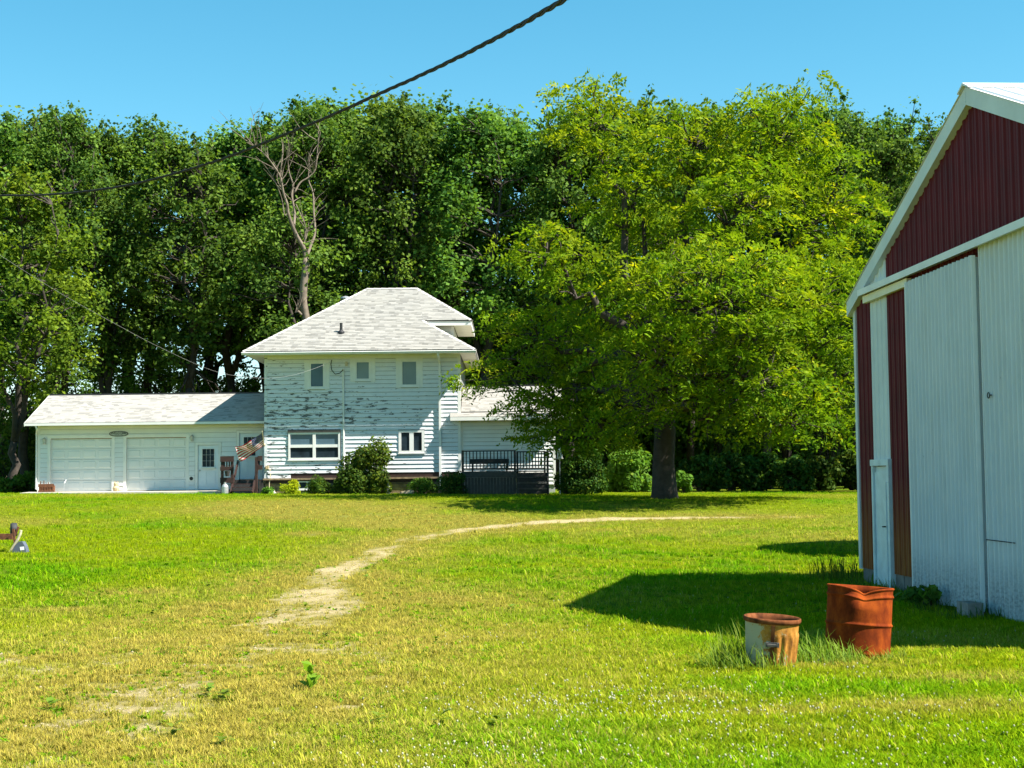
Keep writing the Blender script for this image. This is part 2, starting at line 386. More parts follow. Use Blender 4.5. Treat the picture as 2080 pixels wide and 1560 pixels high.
def cover(x, y):
    """how bare, how dry, how lush the ground is at a place"""
    x = np.asarray(x, float); y = np.asarray(y, float)
    n1 = fbm(x*1.6, y*.9, 3); n2 = fbm(x*3.3, y*3.3, 9); n3 = fbm(x*.25, y*.25, 21); n4 = fbm(x*9, y*9, 31, 3)
    bare = np.zeros_like(x); dry = np.clip((n3-.5)*1.5+.06, 0, .5)
    for (p, q) in zip(drive_pts[:-1], drive_pts[1:]):
        ax, ay, bx, by = p[0], p[1], q[0], q[1]; L2 = (bx-ax)**2+(by-ay)**2+1e-9
        t = np.clip(((x-ax)*(bx-ax)+(y-ay)*(by-ay))/L2, 0, 1)
        d = np.hypot(x-ax-t*(bx-ax), y-ay-t*(by-ay)); w = p[2]+(q[2]-p[2])*t; k = p[3]+(q[3]-p[3])*t
        g = np.exp(-(d/w)**2)
        bare = np.maximum(bare, k*np.exp(-(d/w)**4)); dry = np.maximum(dry, .95*np.exp(-(d/(w*3.8))**2))
    for (cx, cy, rx, ry, b_, d_) in spot_pts:
        g = np.exp(-((x-cx)/rx)**2-((y-cy)/ry)**2); bare = np.maximum(bare, b_*g); dry = np.maximum(dry, np.minimum(1, d_*g*1.1))
    left = sstep(1.0, -1.8, x)*sstep(26, 14, y)          # the worn track towards the camera on the left
    dry = np.maximum(dry, left*.46); bare = np.maximum(bare, left*.40)
    bare = np.clip((bare*1.30 - (n1*.85+n2*.60+n4*.40-.42) + .02)*2.2, 0, 1)
    dry = np.clip(dry*1.25*(.35+1.1*n1) + (n2-.5)*.5*(.3+dry), 0, 1)
    mow = np.sin(np.hypot((x-MOWC[0])*.8, y-MOWC[1])*2*math.pi/1.15)*sstep(-1, 2, x)*sstep(19, 24, y)*sstep(46, 40, y)
    dry = np.clip(dry+.16*np.clip(mow, 0, 1)*(.4+n1), 0, 1)
    lush = np.clip((fbm(x*.5+7, y*.5, 41)-.46)*3.2+.35*np.clip(-mow, 0, 1), 0, 1)*(1-dry)
    return bare, dry, lush
def lawn_colour(nt, attr_type):
    a = N(nt, 'ShaderNodeAttribute', attribute_name='cover', attribute_type=attr_type)
    s = N(nt, 'ShaderNodeSeparateColor'); nt.links.new(a.outputs['Color'], s.inputs[0])
    return s.outputs
GREEN, DRYC, LUSH, BARE = (.205, .270, .004), (.300, .265, .040), (.105, .240, .004), (.40, .33, .18)
def mat_lawn():
    m, nt, b = new_mat('lawn_ground'); s = lawn_colour(nt, 'GEOMETRY')
    c = mixc(nt, s[1], GREEN, DRYC); c = mixc(nt, s[2], c, LUSH)
    n1 = noise_node(nt, 7, 6, .7); n2 = noise_node(nt, 38, 3, .7)
    c = mixc(nt, ramp(nt, n1, [(.35, (.75, .75, .75)), (.6, (0, 0, 0))]), c, (.04, .065, .008))
    c = mixc(nt, ramp(nt, n2, [(.38, (.85, .85, .85)), (.62, (0, 0, 0))]), c, (.05, .06, .012))
    dirt = mixc(nt, noise_node(nt, 30, 5, .7), (.28, .21, .10), (.46, .38, .22))
    c = mixc(nt, s[0], c, dirt)
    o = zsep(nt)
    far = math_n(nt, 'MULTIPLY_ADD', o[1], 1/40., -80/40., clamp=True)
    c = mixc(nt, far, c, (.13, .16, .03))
    nt.links.new(c, b.inputs['Base Color']); b.inputs['Roughness'].default_value = 1; b.inputs['Specular IOR Level'].default_value = .0
    bump(nt, b, noise_node(nt, 24, 5, .75), .8, .05); return m
M['lawn'] = mat_lawn()
def mat_blade():
    m, nt, b = new_mat('grass_blade'); s = lawn_colour(nt, 'INSTANCER')
    c = mixc(nt, s[1], GREEN, DRYC); c = mixc(nt, s[2], c, LUSH)
    a = N(nt, 'ShaderNodeAttribute', attribute_name='tint'); t_ = N(nt, 'ShaderNodeSeparateColor'); nt.links.new(a.outputs['Color'], t_.inputs[0])
    hv = N(nt, 'ShaderNodeHueSaturation')
    nt.links.new(math_n(nt, 'MULTIPLY_ADD', t_.outputs[0], .95, .72), hv.inputs['Value'])
    nt.links.new(math_n(nt, 'MULTIPLY_ADD', t_.outputs[1], .05, .475), hv.inputs['Hue'])
    nt.links.new(c, hv.inputs['Color']); c = hv.outputs['Color']
    straw = math_n(nt, 'GREATER_THAN', math_n(nt, 'ADD', t_.outputs[1], math_n(nt, 'MULTIPLY', s[1], .28)), .985)
    c = mixc(nt, straw, c, (.46, .38, .09))
    nt.links.new(c, b.inputs['Base Color']); b.inputs['Roughness'].default_value = .6; b.inputs['Specular IOR Level'].default_value = .0
    t = N(nt, 'ShaderNodeBsdfTranslucent'); nt.links.new(c, t.inputs['Color'])
    ms = N(nt, 'ShaderNodeMixShader'); ms.inputs[0].default_value = .4
    nt.links.new(b.outputs[0], ms.inputs[1]); nt.links.new(t.outputs[0], ms.inputs[2])
    nt.links.new(ms.outputs[0], nt.nodes['Material Output'].inputs['Surface']); return m
M['blade'] = mat_blade()

ys = [-3000, -800, -200, -60, -20, -5]
y = 3.0
while y < 72: ys.append(y); y += max(.06, .0085*y)
ys += [76, 82, 90, 100, 120, 150, 200, 300, 500, 900, 1800, 4000, 9000]
xs = np.concatenate([[-9000, -3000, -1000, -300, -120, -60, -40, -32], np.arange(-27, 22, .16), [26, 32, 40, 60, 120, 300, 1000, 3000, 9000]])
XX, YY = np.meshgrid(xs, np.array(ys)); ZZ = terrain(XX, YY)
ZZ = ZZ + (fbm(XX*1.2, YY*1.2, 77)-.5)*.05*((YY > 4) & (YY < 60)) * (1-np.exp(-((YY-8)/4)**2)*.0)
nx, ny = len(xs), len(ys)
idx = np.arange(nx*ny).reshape(ny, nx)
Q = np.stack([idx[:-1, :-1], idx[:-1, 1:], idx[1:, 1:], idx[1:, :-1]], -1).reshape(-1, 4)
cb, cd, cl = cover(XX.ravel(), YY.ravel())
me = np_mesh('lawn', np.stack([XX, YY, ZZ], -1).reshape(-1, 3), Q, {'cover': np.stack([cb, cd, cl], 1)}, smooth=True)
lawn = link('lawn', me, M['lawn']); tag(lawn, 'mown lawn with a worn gravel track curving to the house', None, None, 'structure')
def gz(x, y): return float(terrain(x, y) + (fbm(np.array([x*1.2]), np.array([y*1.2]), 77)[0]-.5)*.05)

def blade_mesh(name, n, spread, hmin, hmax, width, bend, seed, leaf=0):
    """a tuft of n bent tapering blades standing around the origin"""
    r = np.random.default_rng(seed); V, Fq, T = [], [], []
    for k in range(n):
        a = r.uniform(0, 2*math.pi); d = spread*math.sqrt(r.uniform()); x, y = d*math.cos(a), d*math.sin(a)
        h = r.uniform(hmin, hmax); w = width*r.uniform(.7, 1.3); t = r.uniform(0, 2*math.pi)
        bx, by = math.cos(t), math.sin(t); bb = bend*h*r.uniform(.2, 1.2)
        sx, sy = -by*w/2, bx*w/2; i = len(V)
        for (q, ww) in ((0, 1), (.55, .85), (1, .12)):
            px, py, pz = x+bx*bb*q*q, y+by*bb*q*q, h*q*(1-.25*q*bend)-(.01 if q == 0 else 0)
            V += [(px-sx*ww, py-sy*ww, pz), (px+sx*ww, py+sy*ww, pz)]
        Fq += [(i, i+1, i+3, i+2), (i+2, i+3, i+5, i+4)]
        c = (r.uniform(), r.uniform(), 0); T += [c]*6
    return np_mesh(name, np.array(V), np.array(Fq), {'tint': np.array(T)})
def scatter(name, pts, rotz, scl, cov, sources, pick):
    """one object: source meshes instanced on its points by geometry nodes"""
    me = bpy.data.meshes.new(name); me.vertices.add(len(pts)); me.vertices.foreach_set('co', np.asarray(pts, np.float32).ravel())
    rot = np.zeros((len(pts), 3), np.float32); rot[:, 2] = rotz
    a = me.attributes.new('rot', 'FLOAT_VECTOR', 'POINT'); a.data.foreach_set('vector', rot.ravel())
    a = me.attributes.new('scl', 'FLOAT', 'POINT'); a.data.foreach_set('value', np.asarray(scl, np.float32))
    a = me.attributes.new('pick', 'INT', 'POINT'); a.data.foreach_set('value', np.asarray(pick, np.int32))
    c4 = np.ones((len(pts), 4), np.float32); c4[:, :3] = cov
    a = me.attributes.new('cover', 'FLOAT_COLOR', 'POINT'); a.data.foreach_set('color', c4.ravel())
    o = bpy.data.objects.new(name, me); COL.objects.link(o)
    ng = bpy.data.node_groups.new(name+'_nodes', 'GeometryNodeTree')
    ng.interface.new_socket('Geometry', in_out='INPUT', socket_type='NodeSocketGeometry')
    ng.interface.new_socket('Geometry', in_out='OUTPUT', socket_type='NodeSocketGeometry')
    gi = ng.nodes.new('NodeGroupInput'); go = ng.nodes.new('NodeGroupOutput')
    iop = ng.nodes.new('GeometryNodeInstanceOnPoints'); jg = ng.nodes.new('GeometryNodeJoinGeometry')
    for s_ in reversed(sources):
        oi = ng.nodes.new('GeometryNodeObjectInfo'); oi.inputs['Object'].default_value = s_; oi.inputs['As Instance'].default_value = True
        ng.links.new(oi.outputs['Geometry'], jg.inputs[0])
    def na(nm, typ):
        n = ng.nodes.new('GeometryNodeInputNamedAttribute'); n.data_type = typ; n.inputs['Name'].default_value = nm; return n.outputs['Attribute']
    ng.links.new(gi.outputs[0], iop.inputs['Points']); ng.links.new(jg.outputs[0], iop.inputs['Instance'])
    iop.inputs['Pick Instance'].default_value = True
    ng.links.new(na('pick', 'INT'), iop.inputs['Instance Index'])
    e2r = ng.nodes.new('FunctionNodeEulerToRotation'); ng.links.new(na('rot', 'FLOAT_VECTOR'), e2r.inputs[0])
    ng.links.new(e2r.outputs[0], iop.inputs['Rotation']); ng.links.new(na('scl', 'FLOAT'), iop.inputs['Scale'])
    ng.links.new(iop.outputs[0], go.inputs[0])
    md = o.modifiers.new('scatter', 'NODES'); md.node_group = ng
    return o
def hidden_source(name, me, mat):
    if len(me.materials) == 0: me.materials.append(mat)
    return bpy.data.objects.new(name, me)      # never linked to the scene: only a source for the scatter
# footprints where no grass grows: house, garage, slab, deck, barn, drum and can are added below
NOGRASS = []
def grass_points():
    P = []
    for (y0, y1, dens) in ((7.6, 11, 900), (11, 15, 520), (15, 20, 260), (20, 28, 110), (28, 40, 48), (40, 63, 24)):
        yy0 = RNG.uniform(y0, y1, int(dens*(y1-y0)*(.345*(y0+y1)+2)*1.0))
        half = .345*yy0+.9
        xx = RNG.uniform(-1, 1, len(yy0))*half
        P.append(np.stack([xx, yy0, np.full(len(xx), y0)], 1))
    return np.concatenate(P)
def make_grass():
    P = grass_points(); x, y = P[:, 0], P[:, 1]
    b_, d_, l_ = cover(x, y)
    keep = RNG.uniform(size=len(x)) > np.clip(b_*1.02, 0, .985)
    for (x0, x1, y0, y1) in NOGRASS: keep &= ~((x > x0) & (x < x1) & (y > y0) & (y < y1))
    keep &= ~((x - (5.75 + (25.2-y)*.058) > 0) & (y < 25.2))      # under the barn
    x, y, b_, d_, l_ = x[keep], y[keep], b_[keep], d_[keep], l_[keep]
    z = terrain(x, y) + (fbm(x*1.2, y*1.2, 77)-.5)*.05
    sc = (.75+.55*RNG.uniform(size=len(x)))*(1+.45*l_-.35*d_*(b_ > .1))*np.interp(y, [8, 20, 40, 60], [.85, 1.05, 1.3, .9])
    src = [hidden_source('tuft%d' % k, blade_mesh('tuft%d' % k, 20, .05, .015, .060, .0036, .9, 100+k), M['blade']) for k in range(5)]
    src += [hidden_source('tuft%d' % k, blade_mesh('tuft%d' % k, 9, .05, .02, .085, .0075, 1.0, 100+k), M['blade']) for k in (5, 6)]
    src += [hidden_source('rosette%d' % k, blade_mesh('rosette%d' % k, 9, .035, .02, .055, .021, 1.3, 140+k), M['blade']) for k in range(3)]
    pk = RNG.integers(0, 7, len(x)); ros = RNG.uniform(size=len(x)) < .16*np.clip((fbm(x*1.1+3, y*1.1, 61)-.42)*5, 0.05, 1)*(y < 32)
    pk = np.where(ros, RNG.integers(7, 10, len(x)), pk); l_ = np.where(ros, 1.0, l_); d_ = np.where(ros, .1, d_)
    o = scatter('lawn_grass', np.stack([x, y, z], 1), RNG.uniform(0, 6.28, len(x)), sc, np.stack([b_, d_, l_], 1), src, pk)
    tag(o, 'short green and straw coloured grass blades covering the lawn', 'grass', None, 'stuff')
    print('grass tufts', len(x))
# ------------------------------------------------------------------ building helpers
def px(u, v, Y): p = at(u, v, Y); return p.x, p.z
def rects_minus(r, holes):
    out = [r]
    for (hx0, hx1, hz0, hz1) in holes:
        nxt = []
        for (x0, x1, z0, z1) in out:
            if hx1 <= x0 or hx0 >= x1 or hz1 <= z0 or hz0 >= z1: nxt.append((x0, x1, z0, z1)); continue
            if hx0 > x0: nxt.append((x0, hx0, z0, z1))
            if hx1 < x1: nxt.append((hx1, x1, z0, z1))
            a, b = max(x0, hx0), min(x1, hx1)
            if hz0 > z0: nxt.append((a, b, z0, hz0))
            if hz1 < z1: nxt.append((a, b, hz1, z1))
        out = nxt
    return [q for q in out if q[1]-q[0] > .015 and q[3]-q[2] > .012]
def siding(parent, Y, x0, x1, z0, z1, expo, holes, mat, name='clapboard', seed=1, wob=.003, gap=.009):
    """lapped boards on a wall that faces the camera (towards -Y), each board its own mesh"""
    r = random.Random(seed); z = z0
    while z < z1-.01:
        zt = min(z+expo, z1)
        for (a, b, c, d) in rects_minus((x0, x1, z, max(zt-gap, z+.02)), holes):
            f0, f1 = (c-z)/expo, (d-z)/expo
            t0, t1 = .040-.032*f0, .040-.032*f1; w = r.uniform(-wob, wob); w2 = r.uniform(-wob, wob)
            m = MB(); m.hexa([(a, Y-t0+w, c), (b, Y-t0+w2, c), (b, Y+.005, c), (a, Y+.005, c),
                              (a, Y-t1+w, d-.001), (b, Y-t1+w2, d-.001), (b, Y+.005, d-.001), (a, Y+.005, d-.001)])
            m.build(name, mat, parent)
        z += expo
def window(parent, x0, x1, z0, z1, Y, cols, rows, fw, mw, mats, trim=.0, name='window', depth=.05):
    m = MB(); yo = Y-depth
    m.box(x0-trim, x0+fw, yo, Y+.03, z0, z1); m.box(x1-fw, x1+trim, yo, Y+.03, z0, z1)
    m.box(x0+fw, x1-fw, yo+.002, Y+.03, z1-fw, z1); m.box(x0+fw, x1-fw, yo+.002, Y+.03, z0, z0+fw)
    ix0, ix1, iz0, iz1 = x0+fw, x1-fw, z0+fw, z1-fw
    cw, rh = (ix1-ix0)/cols, (iz1-iz0)/rows
    for i in range(1, cols): m.box(ix0+i*cw-mw/2, ix0+i*cw+mw/2, yo+.006, Y+.03, iz0, iz1)
    for j in range(1, rows):
        for i in range(cols):
            m.box(ix0+i*cw+(mw/2 if i else 0), ix0+(i+1)*cw-(mw/2 if i < cols-1 else 0), yo+.009, Y+.03, iz0+j*rh-mw/2, iz0+j*rh+mw/2)
    w = m.build(name, M['white_trim'], parent)
    k = 0
    for j in range(rows):
        for i in range(cols):
            a, b = ix0+i*cw, ix0+(i+1)*cw; c, d = iz0+j*rh, iz0+(j+1)*rh
            part('pane', mats[k % len(mats)], w, 'box', a+.004, b-.004, Y-.014, Y-.004, c+.004, d-.004); k += 1
    part('sill', M['white_trim'], w, 'box', x0-trim-.03, x1+trim+.03, Y-.085, Y-.002, z0-.045, z0-.002)
    return w
def shingles(parent, poly, name='shingle_courses', expo=.130, tabw=.23, seed=1):
    """poly: corners of a flat roof plane, the first two along the eave. Courses of overlapping tabs, one joined part"""
    r = np.random.default_rng(seed); P = [Vector(p) for p in poly]
    u = (P[1]-P[0]).normalized(); nrm = u.cross(P[2]-P[1]).normalized()
    if nrm.z < 0: nrm = -nrm
    w = nrm.cross(u).normalized()
    if w.z < 0: w = -w
    q = [((p-P[0]).dot(u), (p-P[0]).dot(w)) for p in P]; W = max(b for _, b in q)
    def span(t):
        xs_ = []
        for (a, b) in zip(q, q[1:]+q[:1]):
            if (a[1]-t)*(b[1]-t) <= 0 and abs(a[1]-b[1]) > 1e-9:
                xs_.append(a[0]+(b[0]-a[0])*(t-a[1])/(b[1]-a[1]))
        return (min(xs_), max(xs_)) if len(xs_) >= 2 else None
    V, Fq, T = [], [], []
    def pt(a, b, h): return P[0]+u*a+w*b+nrm*h
    c = 0; t = 0.0
    while t < W-.02:
        t1 = min(t+expo, W-1e-4); s0, s1 = span(t+1e-4), span(t1)
        if s0 is None or s1 is None: t += expo; c += 1; continue
        if s0[1]-s0[0] > s1[1]-s1[0]+1.2 and t > .1 and len(P) > 4:   # the notch of the roof plane
            s0 = s0 if s1[1]-s1[0] > s0[1]-s0[0]-1 else s1
        lo = min(s0[0], s1[0]); hi = max(s0[1], s1[1])
        a = lo-r.uniform(0, tabw)
        while a < hi:
            b = a+tabw*r.uniform(.55, 1.45)
            b0, b1 = np.clip(a, *s0), np.clip(b, *s0); c0, c1 = np.clip(a, *s1), np.clip(b, *s1)
            if b1-b0 > .01 or c1-c0 > .01:
                h = .016+r.uniform(0, .008); i = len(V)
                V += [pt(b0, t, -.004), pt(b1, t, -.004), pt(b0, t, h), pt(b1, t, h), pt(c0, t1+.012, .004), pt(c1, t1+.012, .004)]
                Fq += [(i, i+1, i+3, i+2), (i+2, i+3, i+5, i+4)]
                g = float(np.clip(r.normal(.66, .13), 0, 1)) if r.uniform() > .24 else float(r.uniform(.08, .32))
                T += [(g, 0, 0)]*6
            a = b
        t += expo; c += 1
    o0 = org(parent); V = np.array([(p-o0)[:] for p in V])
    o = link(name, np_mesh(name, V, np.array(Fq), {'tint': np.array(T)}), M['shingle'], parent); o['kind'] = 'stuff'; return o
def ridge_cap(parent, a, b, w=.15, name='ridge_cap'):
    m = MB(); a, b = Vector(a), Vector(b); n = max(2, int((b-a).length/.28)); d = (b-a)/n
    sdv = d.cross(Vector((0, 0, 1))).normalized()
    for i in range(n):
        p, q = a+d*i, a+d*(i+1.06); up = Vector((0, 0, .03)); lo = Vector((0, 0, .028-.5*w))
        h = Vector((0, 0, .012))
        m.add([p+up, q+up-h, q+sdv*w+lo-h, p+sdv*w+lo, q-sdv*w+lo-h, p-sdv*w+lo], [(0, 1, 2, 3), (0, 5, 4, 1)])
    return m.build(name, M['ridge'], parent)
M['ridge'] = simple('ridge_shingle', (.46, .44, .41), .95, .15, 3)

# ------------------------------------------------------------------ the farmhouse
YF = 62.0
HX0, HX1 = at(538, 850, YF).x, at(935, 850, YF).x
ZW, ZS = at(700, 970, YF).z, at(700, 721, YF).z
GZH = tz(-6, 61.8)
house = thing('farmhouse', (-6, YF, GZH), 'two-storey white farmhouse with flaking clapboards, grey hip roof and stone base', 'house')
part('wall', M['lap_gap'], house, 'box', HX0+.03, HX1-.03, YF+.006, YF+8, ZW-.02, ZS+.02)
H_WIN = {'a': (*px(628, 789, YF), *px(660, 735, YF)), 'b': (*px(721, 773, YF), *px(753, 732, YF)), 'c': (*px(814, 785, YF), *px(849, 731, YF)),
         'big': (*px(586, 934, YF), *px(691, 878, YF)), 'two': (*px(811, 920, YF), *px(861, 874, YF))}
H_WIN = {k: (a, c, b, d) for k, (a, b, c, d) in H_WIN.items()}
tw = .13
holes = []
for k, (x0, x1, z0, z1) in H_WIN.items():
    e = .19 if k in 'abc' else .03
    holes.append((x0-e, x1+e, z0-.06, z1+(.07 if k in 'abc' else .04)))
zdark = ZW+.19
siding(house, YF, HX0+.10, HX1-.10, zdark, ZS-.16, .172, holes, M['peeling'], seed=3, wob=.005, gap=.011)
siding(house, YF, HX0+.10, HX0+1.05, ZW, zdark, .19, [], M['peeling'], seed=4)
part('skirt_board', M['dark_wood'], house, 'box', HX0+1.05, HX1-.10, YF-.016, YF+.006, ZW+.01, zdark)
part('frieze_board', M['white_trim'], house, 'box', HX0+.10, HX1-.10, YF-.03, YF+.006, ZS-.16, ZS-.002)
part('corner_board', M['peeling'], house, 'box', HX0-.02, HX0+.10, YF-.034, YF+.10, ZW, ZS-.002)
part('corner_board', M['white_trim'], house, 'box', HX1-.10, HX1+.02, YF-.034, YF+.10, ZW, ZS-.002)
for k, (x0, x1, z0, z1) in H_WIN.items():
    if k in 'abc':
        mats = {'a': [M['glass_blue']], 'b': [M['glass_blind']], 'c': [M['glass_blind']]}[k]
        w = window(house, x0, x1, z0, z1, YF, 1, 1, .075, .05, mats)
        for (a, b) in ((x0-.19, x0-.002), (x1+.002, x1+.19)):
            part('casing', M['white_trim'], w, 'box', a, b, YF-.038, YF+.006, z0-.06, z1+.07)
        part('casing', M['white_trim'], w, 'box', x0-.001, x1+.001, YF-.040, YF+.006, z1+.002, z1+.07)
    elif k == 'big':
        w = window(house, x0, x1, z0, z1, YF, 2, 2, .075, .12, [M['glass_dark'], M['glass_dark'], M['glass_blue'], M['glass_blue']], depth=.07)
        part('header_board', M['grey_wood'], w, 'box', x0-.02, x1+.02, YF-.09, YF+.006, z1+.003, z1+.12)
        for (sx, c0, c1) in ((x0+.4, .0, 0), (x0+1.5, 0, 0)): pass
    else:
        window(house, x0, x1, z0, z1, YF, 2, 1, .085, .17, [M['glass_dark'], M['glass_dark']], trim=.02, depth=.06)
# stone foundation with a wooden ledge
fnd = part('foundation', M['mortar'], house, 'box', HX0+.02, HX1-.02, YF+.03, YF+7.9, GZH-.6, ZW-.10)
part('ledge', M['bare_wood'], house, 'box', HX0-.06, HX1-.0, YF-.13, YF+.02, ZW-.075, ZW-.005)
part('sill_beam', M['dark_wood'], house, 'box', HX0+.04, HX1-.04, YF-.02, YF+.04, ZW-.2, ZW-.078)
bwx0, bwz0 = px(606, 994, YF); bwx1, bwz1 = px(642, 977, YF)
rs = random.Random(5); z = GZH-.12; row = 0
while z < ZW-.24:
    h = rs.uniform(.12, .2); h = min(h, ZW-.21-z); x = HX0+.01
    while x < HX1-.05:
        L = min(rs.uniform(.18, .5), HX1-.03-x); d = rs.uniform(.015, .06)
        if not (x+L > bwx0 and x < bwx1 and z+h > bwz0) and h > .04 and L > .06:
            j = lambda: rs.uniform(-.014, .014)
            m = MB(); m.hexa([(x+.012+j(), YF+.0-d+.03, z+.012+j()), (x+L-.012+j(), YF+.0-d+.03, z+.012+j()), (x+L-.008, YF+.06, z+.008), (x+.008, YF+.06, z+.008),
                              (x+.012+j(), YF+.0-d+.03, z+h-.012+j()), (x+L-.012+j(), YF+.0-d+.03, z+h-.012+j()), (x+L-.008, YF+.06, z+h-.008), (x+.008, YF+.06, z+h-.008)])
            m.build('stone', M['stone'], fnd)
        x += L
    z += h
window(house, bwx0, bwx1, bwz0, bwz1, YF+.02, 2, 1, .05, .05, [M['glass_dark']], name='basement_window')
# hip roof with a raised wing on the right
YE = YF-.86; ZE = at(700, 712, YE).z; XL, XR = at(492, 716, YE).x, at(966, 711, YE).x
YR = 66.0; ZR = at(800, 586, YR).z; RL, RR = at(745, 587, YR).x, at(848, 585, YR).x
kp = (ZR-ZE)/(YR-YE); YC = 63.36; ZC = ZE+kp*(YC-YE); XC = XR-(YC-YE); XD = at(958, 648, YC).x
YB, YC2 = 2*YR-YE, 2*YR-YC
A, B = (XL, YE, ZE), (XR, YE, ZE); Cn, Dn = (XC, YC, ZC), (XD, YC, ZC); E, G = (RR, YR, ZR), (RL, YR, ZR)
A2, B2, C2, D2 = (XL, YB, ZE), (XR, YB, ZE), (XC, YC2, ZC), (XD, YC2, ZC)
t_ = .05
roof = MB()
dn = lambda p: (p[0], p[1], p[2]-t_)
for poly in ([A, B, Cn, Dn, E, G], [B, B2, C2, Cn], [Dn, D2, E], [B2, A2, G, E, D2, C2], [A2, A, G]): roof.poly([dn(p) for p in poly])
roof.box(XL, XR, YE, YB, ZE-.075, ZE-.055)
roof = roof.build('roof', M['shingle'], house)
shingles(roof, [A, B, Cn, E, G], seed=1)
shingles(roof, [Cn, Dn, E], seed=7)
shingles(roof, [A2, A, G], seed=2); shingles(roof, [B, B2, C2, Cn], seed=3); shingles(roof, [B2, A2, G, E], seed=4); shingles(roof, [Dn, D2, E], seed=5)
for (a, b) in ((A, G), (G, E), (Dn, E), (B, Cn), (A2, G)): ridge_cap(roof, a, b, .11)
zf = ZE-.03; zfb = ZS-.0
m = MB(); m.box(XL+.02, XR-.02, YE+.02, YE+.045, zfb, zf); m.box(XL+.02, XL+.045, YE+.05, YB-.02, zfb, zf); m.box(XR-.045, XR-.02, YE+.05, YB-.02, zfb, zf)
m.build('fascia', M['white_trim'], house)
m = MB(); m.box(XL+.05, XR-.05, YE+.047, YF-.036, zfb-.004, zfb+.012); m.box(XL+.05, HX0-.025, YF-.03, YF+8, zfb-.004, zfb+.012); m.box(HX1+.025, XR-.05, YF-.03, YF+8, zfb-.004, zfb+.012)
m.build('soffit', M['cream'], house)  # bounced light under the eaves is put into this cream colour
g = MB(); yg = YE-.10
g.add([(XL-.02, YE+.015, zf-.01), (XL-.02, yg, zf-.01), (XL-.02, yg-.015, zf-.03), (XL-.02, yg+.02, zf-.11), (XL-.02, YE+.015, zf-.115),
       (XR+.02, YE+.015, zf-.01), (XR+.02, yg, zf-.01), (XR+.02, yg-.015, zf-.03), (XR+.02, yg+.02, zf-.11), (XR+.02, YE+.015, zf-.115)],
      [(1, 6, 7, 2), (2, 7, 8, 3), (3, 8, 9, 4), (0, 1, 2, 3, 4), (9, 8, 7, 6, 5)])
g.build('gutter', M['white_trim'], house)
# raised wing under the upper eave
xw = at(922, 680, 64.0).x
wing = part('wing_wall', M['white_vinyl'], house, 'box', XC-.6, xw-.02, 64.0, 68.0, ZE+.2, ZC-.2)
siding(wing, 63.998, XC-.55, xw-.12, ZE+.25, ZC-.2, .15, [], M['white_vinyl'], seed=8)
part('corner_board', M['white_trim'], wing, 'box', xw-.12, xw+.01, 63.96, 64.1, ZE+.2, ZC-.21)
m = MB(); m.box(XC-.1, XD-.01, YC+.02, YC+.045, ZC-.22, ZC-.04); m.box(XD-.04, XD-.012, YC+.05, YC2, ZC-.22, ZC-.04); m.build('wing_fascia', M['white_trim'], house)
m = MB(); m.box(XC-.1, XD-.045, YC+.047, 63.95, ZC-.2, ZC-.185); m.box(xw+.015, XD-.045, 63.955, YC2, ZC-.2, ZC-.185); m.build('wing_soffit', M['cream'], house)
# things on the roof
def on_front(u, v):
    Y = YE
    for k in range(600):
        Y += .01; p = at(u, v, Y)
        if p.z <= ZE+kp*(Y-YE): return p
    return p
vp = on_front(693, 676); m = MB(); m.lathe(vp, [(.15, -.12), (.15, .02), (.08, .10), (.058, .12), (.058, .40), (.045, .40), (.045, .2)], 14); m.build('vent_pipe', M['black_metal'], roof, smooth=False)
cp_ = at(702, 622, 67.5); m = MB(); m.lathe(cp_, [(.16, -1.0), (.16, .22), (.22, .22), (.22, .26), (.13, .28), (.13, .34), (.25, .34), (.24, .39), (.02, .46)], 16); m.build('flue', M['grey_metal'], roof)
# downspout, service mast, cables, outdoor tap
x, zt_ = px(893, 724, YF); zb_ = px(895, 972, YF)[1]
m = MB(); m.tube([(x-.02, YE-.03, zf-.1), (x-.02, YE-.02, zf-.2), (x, YF-.12, zf-.42), (x, YF-.075, zf-.55)], .042, 6); m.box(x-.045, x+.045, YF-.115, YF-.036, zb_+.02, zf-.52)
m.tube([(x, YF-.075, zb_+.03), (x, YF-.12, zb_-.1), (x+.02, YF-.3, zb_-.3)], .042, 6); m.build('downspout', M['white_trim'], house)
x = px(698, 800, YF)[0]; z1_ = px(698, 752, YF)[1]; z0_ = px(698, 968, YF)[1]
m = MB(); m.tube([(x, YF-.07, z0_), (x, YF-.07, z1_-.05), (x, YF-.10, z1_+.03), (x-.02, YF-.16, z1_+.02)], .038, 8); m.box(x-.06, x+.06, YF-.09, YF-.03, z0_+.9, z0_+1.0); m.build('service_conduit', M['white_trim'], house)
m = MB(); pts = [at(u, v, YF-.18) for (u, v) in ((697, 751), (690, 758), (681, 760), (674, 752), (672, 740), (674, 731))]; m.tube(pts, .018, 6); m.build('service_cable', M['cable'], house)
m = MB(); p = at(704, 739, YF); m.box(p.x-.05, p.x+.05, YF-.1, YF-.025, p.z-.09, p.z+.08); m.lathe((p.x-.01, YF-.12, p.z-.02), [(.02, -.04), (.03, 0), (.02, .04)], 8, True); m.build('insulator_bracket', M['bone'], house)
p = at(545, 949, YF); m = MB(); m.box(p.x-.09, p.x+.03, YF-.12, YF-.03, p.z-.07, p.z+.06); m.build('meter_box', M['tan_ceramic'], house)
m = MB(); q = at(548, 952, YF-.08); m.tube([q, (q.x+.03, YF-.09, q.z-.3), (q.x-.02, YF-.1, q.z-.62), (q.x, YF-.12, GZH)], .016, 6); m.build('tap_pipe', M['bone'], house)

